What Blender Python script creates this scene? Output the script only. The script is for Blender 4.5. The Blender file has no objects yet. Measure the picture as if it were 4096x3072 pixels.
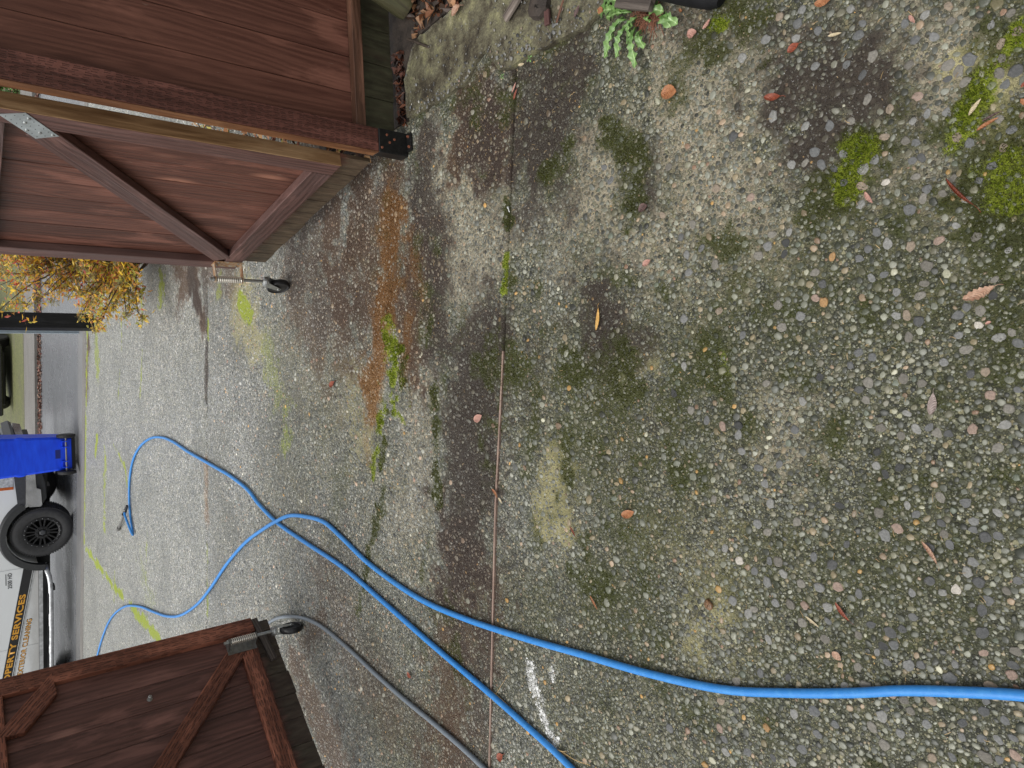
import bpy, bmesh, math, random
import numpy as np
from mathutils import Vector, Matrix, Euler

random.seed(7)
rng = np.random.default_rng(11)
SC = bpy.context.scene
COL = SC.collection

# ------------------------------------------------------------------ camera
F_PX = 2838.68; TH = math.radians(39.402); RHO = math.radians(2.764); CAM_H = 1.6
_fa = Vector((0, math.cos(TH), -math.sin(TH)))
_d0 = Vector((0, -math.sin(TH), -math.cos(TH)))
_r0 = Vector((1, 0, 0))
_u = math.cos(RHO) * _r0 + math.sin(RHO) * _d0
_v = math.cos(RHO) * _d0 - math.sin(RHO) * _r0
CPOS = Vector((0, 0, CAM_H))
cam_d = bpy.data.cameras.new('camera')
cam = bpy.data.objects.new('camera', cam_d); COL.objects.link(cam)
cam_d.sensor_fit = 'HORIZONTAL'; cam_d.sensor_width = 36.0; cam_d.lens = F_PX / 4096 * 36.0
cam_d.clip_start = 0.05; cam_d.clip_end = 2000
M = Matrix.Identity(4)
for i, ax in enumerate((_v, _u, -_fa)):
    for r in range(3): M[r][i] = ax[r]
M.translation = CPOS
cam.matrix_world = M
SC.camera = cam

# ------------------------------------------------------------------ sky, sun, exposure
world = bpy.data.worlds.new('World'); SC.world = world; world.use_nodes = True
wn = world.node_tree; wn.nodes.clear()
sky = wn.nodes.new('ShaderNodeTexSky'); sky.sky_type = 'NISHITA'; sky.sun_disc = False
sky.sun_elevation = math.radians(66); sky.sun_rotation = math.radians(-95)
sky.air_density = 1.0; sky.dust_density = 3.0; sky.ozone_density = 1.0
hs = wn.nodes.new('ShaderNodeHueSaturation'); hs.inputs['Saturation'].default_value = 0.10
bg = wn.nodes.new('ShaderNodeBackground'); bg.inputs['Strength'].default_value = 0.11
wo = wn.nodes.new('ShaderNodeOutputWorld')
wn.links.new(sky.outputs[0], hs.inputs['Color']); wn.links.new(hs.outputs[0], bg.inputs[0]); wn.links.new(bg.outputs[0], wo.inputs[0])
sun_d = bpy.data.lights.new('sun', 'SUN'); sun_d.energy = 1.15; sun_d.angle = math.radians(60); sun_d.color = (1, .97, .92)
sun = bpy.data.objects.new('sun', sun_d); COL.objects.link(sun)
_sd = Vector((-0.40, -0.10, 0.91)).normalized()
sun.rotation_euler = _sd.to_track_quat('Z', 'Y').to_euler()
SC.view_settings.view_transform = 'Standard'; SC.view_settings.look = 'None'
SC.view_settings.gamma = 1; SC.view_settings.exposure = 0.64; SC.view_settings.use_curve_mapping = False
SC.render.engine = 'CYCLES'
SC.cycles.max_bounces = 5

# ------------------------------------------------------------------ helpers
PX = 4096 / 2212.0
def ground_at(x, y, z=0.0):
    """point on the level z seen at photograph pixel (x, y) of 4096 x 3072"""
    d = _fa + _v * ((x - 2048) / F_PX) - _u * ((y - 1536) / F_PX)
    return CPOS + d * ((z - CAM_H) / d.z)
def gd(x, y, z=0.0): return ground_at(x * PX, y * PX, z)
def project(P):
    q = np.asarray(P, float) - np.array(CPOS)
    z = q @ np.array(_fa)
    return 2048 + F_PX * (q @ np.array(_v)) / z, 1536 - F_PX * (q @ np.array(_u)) / z, z

def tag(o, label=None, cat=None, group=None, kind=None):
    if label: o['label'] = label
    if cat: o['category'] = cat
    if group: o['group'] = group
    if kind: o['kind'] = kind
    return o
def empty(name, loc=(0, 0, 0), rz=0.0, parent=None):
    o = bpy.data.objects.new(name, None); COL.objects.link(o)
    o.location = loc; o.rotation_euler = (0, 0, rz); o.empty_display_size = .05
    if parent: o.parent = parent
    return o
def link(name, me, mat=None, parent=None, smooth=False):
    if mat is not None and not me.materials:
        for m_ in (mat if isinstance(mat, (list, tuple)) else [mat]): me.materials.append(m_)
    if smooth: me.polygons.foreach_set('use_smooth', [True] * len(me.polygons))
    o = bpy.data.objects.new(name, me); COL.objects.link(o)
    if parent: o.parent = parent
    return o
class MB:
    def __init__(s): s.v = []; s.f = []; s.mi = []; s.cur = 0
    def add(s, vs, fs):
        b = len(s.v); s.v += [tuple(p) for p in vs]
        for f in fs: s.f.append([b + i for i in f]); s.mi.append(s.cur)
        return s
    def box(s, x0, x1, y0, y1, z0, z1, c=0.0):
        if c <= 0:
            vs = [(x, y, z) for z in (z0, z1) for y in (y0, y1) for x in (x0, x1)]
            return s.add(vs, [(0, 2, 3, 1), (4, 5, 7, 6), (0, 1, 5, 4), (2, 6, 7, 3), (0, 4, 6, 2), (1, 3, 7, 5)])
        bm = bmesh.new()
        bmesh.ops.create_cube(bm, size=1.0)
        for w in bm.verts:
            w.co = Vector(((x0 + x1) / 2 + w.co.x * (x1 - x0), (y0 + y1) / 2 + w.co.y * (y1 - y0), (z0 + z1) / 2 + w.co.z * (z1 - z0)))
        bmesh.ops.bevel(bm, geom=list(bm.edges), offset=c, segments=1, affect='EDGES')
        bm.verts.index_update()
        s.add([w.co for w in bm.verts], [[w.index for w in f.verts] for f in bm.faces]); bm.free(); return s
    def prism(s, pts, y0, y1, axis='y'):
        """closed outline pts (a, z) pushed from y0 to y1 along an axis"""
        n = len(pts)
        mk = {'y': lambda p, t: (p[0], t, p[1]), 'z': lambda p, t: (p[0], p[1], t), 'x': lambda p, t: (t, p[0], p[1])}[axis]
        vs = [mk(p, y0) for p in pts] + [mk(p, y1) for p in pts]
        fs = [list(range(n)), list(range(2 * n - 1, n - 1, -1))]
        fs += [(i, n + i, n + (i + 1) % n, (i + 1) % n) for i in range(n)]
        return s.add(vs, fs)
    def tube(s, pts, r, n=8, cap=True):
        pts = [Vector(p) for p in pts]; rr = r if isinstance(r, (list, tuple)) else [r] * len(pts)
        rings = []; up = None; b = len(s.v)
        for i, p in enumerate(pts):
            t = (pts[min(i + 1, len(pts) - 1)] - pts[max(i - 1, 0)]).normalized()
            if up is None:
                up = t.orthogonal().normalized()
            up = (up - t * up.dot(t)).normalized(); w = t.cross(up)
            rings.append([p + (up * math.cos(a) + w * math.sin(a)) * rr[i] for a in [2 * math.pi * k / n for k in range(n)]])
        vs = [q for rg in rings for q in rg]; fs = []
        for i in range(len(pts) - 1):
            for k in range(n):
                fs.append((i * n + k, i * n + (k + 1) % n, (i + 1) * n + (k + 1) % n, (i + 1) * n + k))
        if cap: fs += [list(range(n))[::-1], [(len(pts) - 1) * n + k for k in range(n)]]
        return s.add(vs, fs)
    def lathe(s, prof, n=24, origin=(0, 0, 0), axis='y', closed=False):
        """profile (radius, along) turned about an axis"""
        o = Vector(origin); vs = []
        for r_, t in prof:
            for k in range(n):
                a = 2 * math.pi * k / n; c_, s_ = r_ * math.cos(a), r_ * math.sin(a)
                vs.append(o + (Vector((c_, t, s_)) if axis == 'y' else Vector((t, c_, s_)) if axis == 'x' else Vector((c_, s_, t))))
        fs = []; m = len(prof)
        for i in range(m if closed else m - 1):
            j = (i + 1) % m
            for k in range(n): fs.append((i * n + k, i * n + (k + 1) % n, j * n + (k + 1) % n, j * n + k))
        if not closed: fs += [list(range(n))[::-1], [(m - 1) * n + k for k in range(n)]]
        return s.add(vs, fs)
    def mesh(s, name, mats=None):
        me = bpy.data.meshes.new(name); me.from_pydata(s.v, [], s.f); me.update()
        for m_ in (mats if isinstance(mats, (list, tuple)) else [mats] if mats else []): me.materials.append(m_)
        if any(s.mi): me.polygons.foreach_set('material_index', s.mi)
        bm = bmesh.new(); bm.from_mesh(me); bmesh.ops.recalc_face_normals(bm, faces=bm.faces); bm.to_mesh(me); bm.free()
        return me
    def build(s, name, mat, parent=None, smooth=False):
        o = link(name, s.mesh(name, mat), None, parent)
        if smooth:
            o.data.polygons.foreach_set('use_smooth', [True] * len(o.data.polygons))
            o.data.set_sharp_from_angle(angle=math.radians(40))
        return o
def np_mesh(name, V, Fq, cols=None, smooth=True):
    """V (n,3), Fq list of index arrays (m,3) or (m,4); cols {name: (n,4)}"""
    me = bpy.data.meshes.new(name)
    nv = len(V); me.vertices.add(nv); me.vertices.foreach_set('co', np.ascontiguousarray(V, dtype=np.float32).ravel())
    loops = np.concatenate([f.ravel() for f in Fq]).astype(np.int32)
    tot = np.concatenate([np.full(len(f), f.shape[1]) for f in Fq]).astype(np.int32)
    st = np.concatenate([[0], np.cumsum(tot)[:-1]]).astype(np.int32)
    me.loops.add(len(loops)); me.loops.foreach_set('vertex_index', loops)
    me.polygons.add(len(tot)); me.polygons.foreach_set('loop_start', st); me.polygons.foreach_set('loop_total', tot)
    me.update(calc_edges=True)
    if smooth: me.polygons.foreach_set('use_smooth', [True] * len(tot))
    for k, c in (cols or {}).items():
        at = me.attributes.new(k, 'FLOAT_COLOR', 'POINT')
        at.data.foreach_set('color', np.ascontiguousarray(c, dtype=np.float32).ravel())
    return me

# ---- numpy noise
_T = np.random.default_rng(3).random((256, 256))
def vnoise(x, y):
    xi = np.floor(x).astype(int); yi = np.floor(y).astype(int); fx = x - xi; fy = y - yi
    fx = fx * fx * (3 - 2 * fx); fy = fy * fy * (3 - 2 * fy)
    g = lambda a, b: _T[a & 255, b & 255]
    return (g(xi, yi) * (1 - fx) + g(xi + 1, yi) * fx) * (1 - fy) + (g(xi, yi + 1) * (1 - fx) + g(xi + 1, yi + 1) * fx) * fy
def fbm(x, y, f, o=4):
    s = 0; a = .5; t = 0
    for i in range(o):
        s = s + a * vnoise(x * f + 17.3 * i, y * f + 9.1 * i); t += a; a *= .55; f *= 2.1
    return s / t

# ------------------------------------------------------------------ node helpers
class NT:
    def __init__(s, name):
        s.m = bpy.data.materials.new(name); s.m.use_nodes = True; s.t = s.m.node_tree; s.t.nodes.clear()
        s.out = s.n('OutputMaterial'); s.p = s.n('BsdfPrincipled'); s.l(s.p.outputs[0], s.out.inputs[0])
    def n(s, t, **kw):
        x = s.t.nodes.new('ShaderNode' + t)
        for k, v in kw.items(): setattr(x, k, v)
        return x
    def l(s, a, b): s.t.links.new(a, b)
    def val(s, sock, v):
        if hasattr(v, 'is_linked') or isinstance(v, bpy.types.NodeSocket): s.l(v, sock)
        elif isinstance(v, (tuple, list)): sock.default_value = (*v, 1)[:4] if len(sock.default_value) == 4 else v
        else: sock.default_value = v
    def coord(s, kind='Object'): return s.n('TexCoord').outputs[kind]
    def mapping(s, v, scale=(1, 1, 1), loc=None):
        m = s.n('Mapping'); s.l(v, m.inputs[0]); m.inputs['Scale'].default_value = scale
        if loc is not None: s.val(m.inputs['Location'], loc)
        return m.outputs[0]
    def noise(s, v, scale, detail=4, rough=.55, dist=0.0):
        x = s.n('TexNoise'); s.l(v, x.inputs['Vector']); x.inputs['Scale'].default_value = scale; x.inputs['Detail'].default_value = detail
        x.inputs['Roughness'].default_value = rough; x.inputs['Distortion'].default_value = dist
        return x.outputs[0]
    def voro(s, v, scale, feature='F1', rand=1.0):
        x = s.n('TexVoronoi'); x.feature = feature; s.l(v, x.inputs['Vector']); x.inputs['Scale'].default_value = scale
        x.inputs['Randomness'].default_value = rand
        return x
    def ramp(s, f, stops, interp='LINEAR'):
        r = s.n('ValToRGB'); s.l(f, r.inputs[0]); r.color_ramp.interpolation = interp
        el = r.color_ramp.elements
        while len(el) > 1: el.remove(el[-1])
        el[0].position = stops[0][0]; el[0].color = (*stops[0][1], 1)
        for p, c in stops[1:]:
            e = el.new(p); e.color = (*c, 1)
        return r.outputs[0]
    def mix(s, f, a, b, mode='MIX'):
        x = s.n('Mix', data_type='RGBA', blend_type=mode)
        s.val(x.inputs[0], f); s.val(x.inputs[6], a); s.val(x.inputs[7], b); return x.outputs[2]
    def math(s, op, a, b=0.0, c=None, clamp=False):
        x = s.n('Math', operation=op); x.use_clamp = clamp; s.val(x.inputs[0], a); s.val(x.inputs[1], b)
        if c is not None: s.val(x.inputs[2], c)
        return x.outputs[0]
    def sstep(s, v, a, b):
        x = s.n('MapRange'); x.interpolation_type = 'SMOOTHSTEP'; s.l(v, x.inputs[0]); x.inputs[1].default_value = a; x.inputs[2].default_value = b
        return x.outputs[0]
    def bump(s, h, dist=.01, strength=1.0, prev=None):
        b = s.n('Bump'); s.l(h, b.inputs['Height']); b.inputs['Distance'].default_value = dist; b.inputs['Strength'].default_value = strength
        if prev is not None: s.l(prev, b.inputs['Normal'])
        return b.outputs[0]
    def fin(s, col=None, rough=None, nrm=None, metal=None, spec=None, coat=None, coat_r=None):
        p = s.p.inputs
        if col is not None: s.val(p['Base Color'], col)
        if rough is not None: s.val(p['Roughness'], rough)
        if nrm is not None: s.l(nrm, p['Normal'])
        if metal is not None: s.val(p['Metallic'], metal)
        if spec is not None: s.val(p['Specular IOR Level'], spec)
        if coat is not None: s.val(p['Coat Weight'], coat)
        if coat_r is not None: s.val(p['Coat Roughness'], coat_r)
        return s.m
def simple(name, col, rough=.5, metal=0.0, var=.15, scale=30, bump=0.0, coat=0.0, spec=None):
    t = NT(name); c = t.coord('Object'); n = t.noise(c, scale, 5)
    lo = tuple(x * (1 - var) for x in col); hi = tuple(min(1, x * (1 + var)) for x in col)
    cc = t.ramp(n, [(.3, lo), (.7, hi)])
    nr = t.bump(n, .003, bump) if bump else None
    r = t.math('MULTIPLY_ADD', n, .2, rough - .1)
    return t.fin(cc, r, nr, metal, coat=coat or None, spec=spec)
def attr_col(t, name): 
    a = t.n('Attribute'); a.attribute_name = name; return a

# ------------------------------------------------------------------ ground stain map (real stains, moss and dirt, in ground coordinates)
def pl(*pts): return [tuple(gd(*p)[:2]) for p in pts]
STAIN = {k: [] for k in ('moss', 'brown', 'dark', 'orange', 'pale', 'lime', 'lichen', 'white')}
def st(kind, r, *pts, k=1.0): STAIN[kind].append((pl(*pts), r, k))
# dark brown dried moss
st('dark', .10, (1200, 205), (1180, 260), (1160, 330)); st('dark', .08, (1250, 150), (1210, 215)); st('dark', .07, (1140, 300), (1160, 340))
st('dark', .055, (1780, 160), (1790, 215), (1760, 255)); st('dark', .05, (1700, 170), (1690, 250)); st('dark', .05, (1800, 290), (1730, 320)); st('dark', .05, (1850, 150), (1860, 250))
st('dark', .07, (1290, 640), (1300, 730)); st('dark', .05, (1390, 740), (1370, 790), k=.8); st('dark', .05, (1390, 340), (1400, 420), k=.8)
st('dark', .055, (1062, 760), (1040, 830), (1030, 930), (1035, 1050), (1020, 1180)); st('dark', .05, (1060, 940), (1060, 1040)); st('dark', .05, (1000, 1200), (985, 1300), (1000, 1420), k=.75)
st('dark', .06, (1045, 1330), (1035, 1500), (1030, 1640), k=.6); st('dark', .06, (930, 300), (925, 360), (905, 420)); st('dark', .05, (930, 500), (930, 640), (935, 720), k=.8)
st('dark', .05, (1480, 60), (1560, 40), (1680, 60), k=.6); st('dark', .04, (1130, 40), (1200, 30)); st('dark', .06, (1420, 900), (1330, 1020), k=.35)
st('dark', .08, (700, 420), (650, 520), (640, 620), k=.7); st('dark', .10, (690, 560), (700, 700), k=.6); st('dark', .05, (1160, 770), (1150, 900), k=.5)
# reddish brown moss
st('brown', .07, (1045, 255), (1055, 300), (1065, 345)); st('brown', .05, (1005, 290), (985, 330), (975, 370)); st('brown', .09, (790, 400), (770, 470), (760, 560))
st('brown', .09, (845, 400), (840, 500), (850, 620), (880, 720)); st('brown', .10, (720, 450), (700, 560), (740, 680)); st('brown', .09, (905, 560), (890, 660), (880, 740))
st('brown', .12, (640, 590), (640, 680), (690, 760), k=.6); st('brown', .12, (650, 1440), (690, 1560), (740, 1650), k=.7); st('brown', .12, (700, 1250), (760, 1400), (850, 1560), k=.45)
st('brown', .05, (990, 1390), (985, 1500), (970, 1640), k=.8); st('brown', .06, (420, 570), (425, 640), (440, 700)); st('brown', .12, (440, 560), (490, 600), k=.6)
st('brown', .04, (700, 1330), (650, 1400), k=.6); st('brown', .10, (380, 560), (405, 600), (390, 640), k=.8); st('brown', .05, (740, 360), (800, 350))
# orange
st('orange', .045, (843, 470), (842, 560), (840, 650)); st('orange', .04, (832, 640), (822, 730), (808, 800)); st('orange', .05, (800, 830), (800, 900), k=.7); st('orange', .04, (880, 690), (872, 760), (870, 810), k=.7)
st('orange', .035, (790, 950), (800, 1000), k=.4); st('orange', .03, (895, 560), (915, 640), k=.6)
# bright and olive moss
st('lime', .075, (848, 740), (850, 800), (845, 860)); st('lime', .05, (835, 860), (820, 950), (808, 1020), k=.8); st('moss', .05, (865, 760), (870, 830)); st('lime', .035, (825, 880), (815, 960), (805, 1030), k=.9); st('moss', .045, (838, 890), (820, 1010))
st('moss', .03, (940, 850), (945, 960), (945, 1080)); st('moss', .025, (930, 700), (920, 740)); st('moss', .03, (830, 1060), (800, 1180), (775, 1330), k=.8); st('moss', .02, (930, 1150), (910, 1250), k=.6)
st('lime', .016, (1094, 555), (1094, 595), (1088, 630)); st('moss', .018, (1092, 430), (1097, 480))
st('moss', .055, (1865, 305), (1850, 350), (1810, 400)); st('lime', .035, (1850, 325), (1835, 380)); st('moss', .05, (1770, 410), (1760, 450), k=.8)
st('moss', .035, (2110, 185), (2095, 235), (2085, 285)); st('lime', .022, (2105, 200), (2085, 290)); st('moss', .03, (2040, 290), (2060, 320), k=.8)
st('moss', .085, (2165, 360), (2190, 430)); st('lime', .04, (2165, 370), (2180, 400), k=.75); st('lime', .02, (2060, 305), (2050, 320), k=.7); st('lime', .03, (2120, 200), (2125, 185), k=.8); st('moss', .04, (2120, 350), (2140, 400), (2160, 470), k=.8); st('lime', .02, (2195, 60), (2205, 80)); st('moss', .05, (2190, 100), (2170, 60), k=.7)
st('moss', .05, (2200, 480), (2190, 560), k=.7); st('moss', .05, (2205, 250), (2195, 330), k=.8); st('moss', .04, (2190, 700), (2170, 800), k=.6)
st('moss', .035, (1310, 275), (1340, 310), (1380, 350), (1370, 400), (1355, 450)); st('moss', .04, (1390, 300), (1400, 380), k=.75); st('moss', .04, (1185, 375), (1200, 360)); st('moss', .03, (1225, 340), (1230, 300), k=.9)
st('moss', .05, (1240, 770), (1260, 820), k=.9); st('moss', .06, (1340, 800), (1390, 830), k=.9); st('lichen', .05, (1350, 810), (1400, 790), k=.6); st('moss', .05, (1540, 760), (1560, 850), k=.8); st('lime', .02, (1560, 770), (1570, 800), k=.5)
st('moss', .04, (1520, 520), (1570, 540), k=.8); st('moss', .03, (1590, 600), (1580, 640), k=.6); st('moss', .05, (1480, 900), (1450, 960), k=.5)
st('lichen', .06, (1205, 1010), (1190, 1080), (1200, 1130), k=.8); st('moss', .05, (1160, 850), (1150, 930), (1140, 1010), k=.6); st('lichen', .05, (1480, 1380), (1550, 1330), k=.6); st('lichen', .05, (1380, 1170), (1500, 1190), k=.35)
st('moss', .08, (1560, 40), (1600, 20), (1640, 40), k=.8); st('lime', .02, (1545, 40), (1560, 55))
st('moss', .05, (1480, 110), (1450, 200), k=.6); st('moss', .05, (1780, 470), (1900, 500), k=.5); st('moss', .1, (1900, 640), (1700, 720), k=.45); st('moss', .1, (2050, 900), (2100, 1100), k=.35)
st('moss', .07, (1400, 1480), (1500, 1560), k=.5); st('moss', .08, (1170, 1300), (1300, 1340), k=.4)
st('brown', .26, (660, 430), (700, 560), (720, 680), k=.62); st('brown', .18, (800, 420), (800, 560), (790, 680), k=.8); st('dark', .13, (760, 700), (720, 600), k=.45)
st('orange', .075, (843, 470), (838, 620), (822, 760), (800, 880)); st('lichen', .14, (770, 820), (790, 950), k=.55); st('brown', .10, (905, 560), (895, 660), (880, 760))
st('dark', .075, (905, 370), (935, 480), (940, 640), (935, 740), k=.9); st('dark', .13, (1035, 740), (1015, 900), (1010, 1080), (1000, 1260), k=.95); st('brown', .14, (1010, 1250), (985, 1420), (960, 1640), k=.7)
st('dark', .14, (720, 1240), (800, 1400), (900, 1600), k=.4); st('dark', .10, (1040, 270), (1050, 340), k=.8); st('brown', .09, (1020, 250), (1055, 330)); st('dark', .16, (1190, 190), (1170, 310), k=.85)
st('dark', .10, (1770, 170), (1780, 260), k=.9); st('dark', .09, (1300, 650), (1300, 760), k=.8); st('moss', .10, (1240, 800), (1390, 840), k=.6); st('moss', .06, (1320, 290), (1385, 340), (1365, 450), k=.9)
st('moss', .2, (1500, 760), (1600, 700), (1900, 620), k=.45); st('moss', .2, (1250, 900), (1400, 1150), (1350, 1350), k=.45); st('moss', .2, (1700, 1300), (2000, 1200), k=.4); st('lichen', .12, (1520, 1350), (1500, 1200), k=.4)
# pale clean aggregate
st('pale', .07, (1270, 320), (1285, 370), (1280, 420)); st('pale', .09, (940, 330), (950, 400), (960, 450)); st('pale', .10, (1010, 420), (1010, 520), (1000, 620))
st('pale', .06, (1080, 400), (1080, 560), k=.6); st('pale', .22, (1480, 150), (1540, 300), (1500, 420), k=.75); st('pale', .2, (1960, 150), (1950, 300), k=.5); st('pale', .12, (1150, 480), (1250, 560), k=.45); st('pale', .12, (1400, 130), (1450, 250), k=.5); st('pale', .10, (1250, 480), (1330, 520), k=.6)
st('pale', .09, (1700, 900), (1690, 980), k=.6); st('pale', .06, (2060, 130), (2120, 200), k=.8); st('pale', .12, (1960, 180), (2000, 330), k=.5)
st('lichen', .02, (2140, 150), (2170, 190), k=.9); st('lichen', .025, (2160, 255), (2190, 290), (2180, 330), k=.95); st('lichen', .02, (2060, 140), (2100, 130), k=.8); st('lichen', .05, (540, 690), (530, 760), k=.3)
st('pale', .15, (910, 860), (905, 1000), (890, 1150), k=.5)
# white paint smear
st('white', .026, (1145, 1440), (1150, 1475), (1162, 1510), k=.60); st('white', .027, (1165, 1520), (1180, 1560), (1195, 1600), k=.68); st('white', .012, (1192, 1440), (1195, 1470), k=.55); st('white', .012, (1200, 1610), (1212, 1640), k=.5)
# far slabs
st('lime', .12, (578, 760), (600, 860), k=.4); st('lime', .09, (618, 870), (620, 960), k=.5); st('lichen', .15, (520, 670), (545, 720), k=.7); st('lime', .06, (522, 660), (540, 690), k=.9)
st('lime', .08, (350, 600), (347, 650), k=.7); st('lime', .028, (305, 640), (308, 700), k=.7); st('lime', .028, (307, 760), (302, 860), k=.6); st('lime', .026, (262, 690), (263, 760), k=.6); st('lime', .02, (259, 800), (255, 860), k=.5)
st('lime', .05, (190, 600), (188, 800), (184, 960), (182, 1170), k=.9); st('lime', .12, (205, 640), (210, 800), k=.55); st('lime', .10, (225, 590), (215, 680), k=.7); st('lime', .08, (228, 990), (225, 1140), k=.7); st('lime', .05, (210, 940), (206, 985), k=.9)
st('lime', .05, (185, 1185), (225, 1240), (265, 1290), k=1.15); st('lime', .05, (280, 1305), (300, 1330), (345, 1380), k=.95); st('lime', .2, (310, 1230), (330, 1310), k=.35); st('lime', .03, (318, 1145), (315, 1260), k=.5); st('lime', .03, (248, 1220), (245, 1330), k=.6)
st('lime', .03, (245, 960), (270, 1010), (275, 1050), k=.7); st('brown', .08, (190, 735), (187, 850), k=.9)
st('dark', .05, (440, 600), (446, 700), k=.6); st('lime', .03, (449, 690), (450, 730), k=.9); st('orange', .04, (446, 1000), (447, 1120), k=.5); st('lime', .025, (447, 1180), (447, 1330), k=.6); st('dark', .03, (447, 740), (445, 860), k=.8)
st('moss', .25, (600, 960), (560, 1100), k=.2); st('moss', .2, (700, 900), (640, 1000), k=.3); st('lichen', .2, (600, 760), (700, 820), k=.35); st('lichen', .15, (740, 870), (700, 960), k=.35)
st('moss', .1, (740, 1000), (720, 1150), k=.45); st('lime', .06, (480, 570), (470, 640), k=.5); st('dark', .08, (412, 590), (430, 660), k=.9)

def seg_dist(X, Y, pts):
    d = np.full(X.shape, 1e9)
    if len(pts) == 1: return np.hypot(X - pts[0][0], Y - pts[0][1])
    for (ax, ay), (bx, by) in zip(pts[:-1], pts[1:]):
        dx, dy = bx - ax, by - ay; L = dx * dx + dy * dy + 1e-12
        t = np.clip(((X - ax) * dx + (Y - ay) * dy) / L, 0, 1)
        d = np.minimum(d, np.hypot(X - ax - t * dx, Y - ay - t * dy))
    return d
def stains(X, Y):
    n1 = fbm(X, Y, 7) - .5; n2 = fbm(X + 31, Y + 7, 28, 3) - .5; n3 = fbm(X + 5, Y + 77, 2.2, 3) - .5
    out = {}
    for k, L in STAIN.items():
        m = np.zeros_like(X)
        for pts, r, w in L:
            px = [p[0] for p in pts]; py = [p[1] for p in pts]; R = r * 3.4
            sel = (X > min(px) - R) & (X < max(px) + R) & (Y > min(py) - R) & (Y < max(py) + R)
            if not sel.any(): continue
            d = seg_dist(X[sel], Y[sel], pts) / (r * 1.12)
            soft = 1.95 if k in ('pale', 'lichen', 'orange', 'brown', 'dark') else 1.3
            v = np.clip((soft - d + n1[sel] * 2.4 + n2[sel] * 2.2) / (1.35 if k in ('pale', 'brown', 'dark', 'lichen', 'orange') else 1.0), 0, 1) * w
            if k == 'white': v = np.clip((1.25 - d * 1.12 + n2[sel] * 2.6) / .9, 0, 1) * w
            m[sel] = np.maximum(m[sel], v)
        out[k] = m
    near = np.clip((3.6 - Y) / 1.6, 0, 1)
    g = np.clip((fbm(X + 3, Y + 91, 13, 4) - .40) * 3.5, 0, 1) * np.clip((fbm(X + 13, Y + 1, 2.0, 3) - .30) * 4, 0, 1)
    out['moss'] = np.maximum(out['moss'], g * near * .80 * (1 - out['pale'] * .85))
    db = np.clip((fbm(X + 53, Y + 19, 6, 4) - .52) * 5, 0, 1) * np.clip((Y - 1.7) / .3, 0, 1) * np.clip((5.0 - Y) / 1.2, 0, 1)
    out['dark'] = np.maximum(out['dark'], db * .38 * (1 - out['pale'])); out['lichen'] = np.maximum(out['lichen'], np.clip((fbm(X + 5, Y + 33, 5, 4) - .55) * 5, 0, 1) * .35 * np.clip((Y - 2.2) / .5, 0, 1) * np.clip((5.6 - Y) / 1.5, 0, 1))
    out['far_tone'] = np.clip((Y - 1.6) / 4.6 + n3 * .55 + n1 * .25, 0, 1) ** 1.0  # tone weight that rises with distance, broken up by noise
    return out

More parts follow.
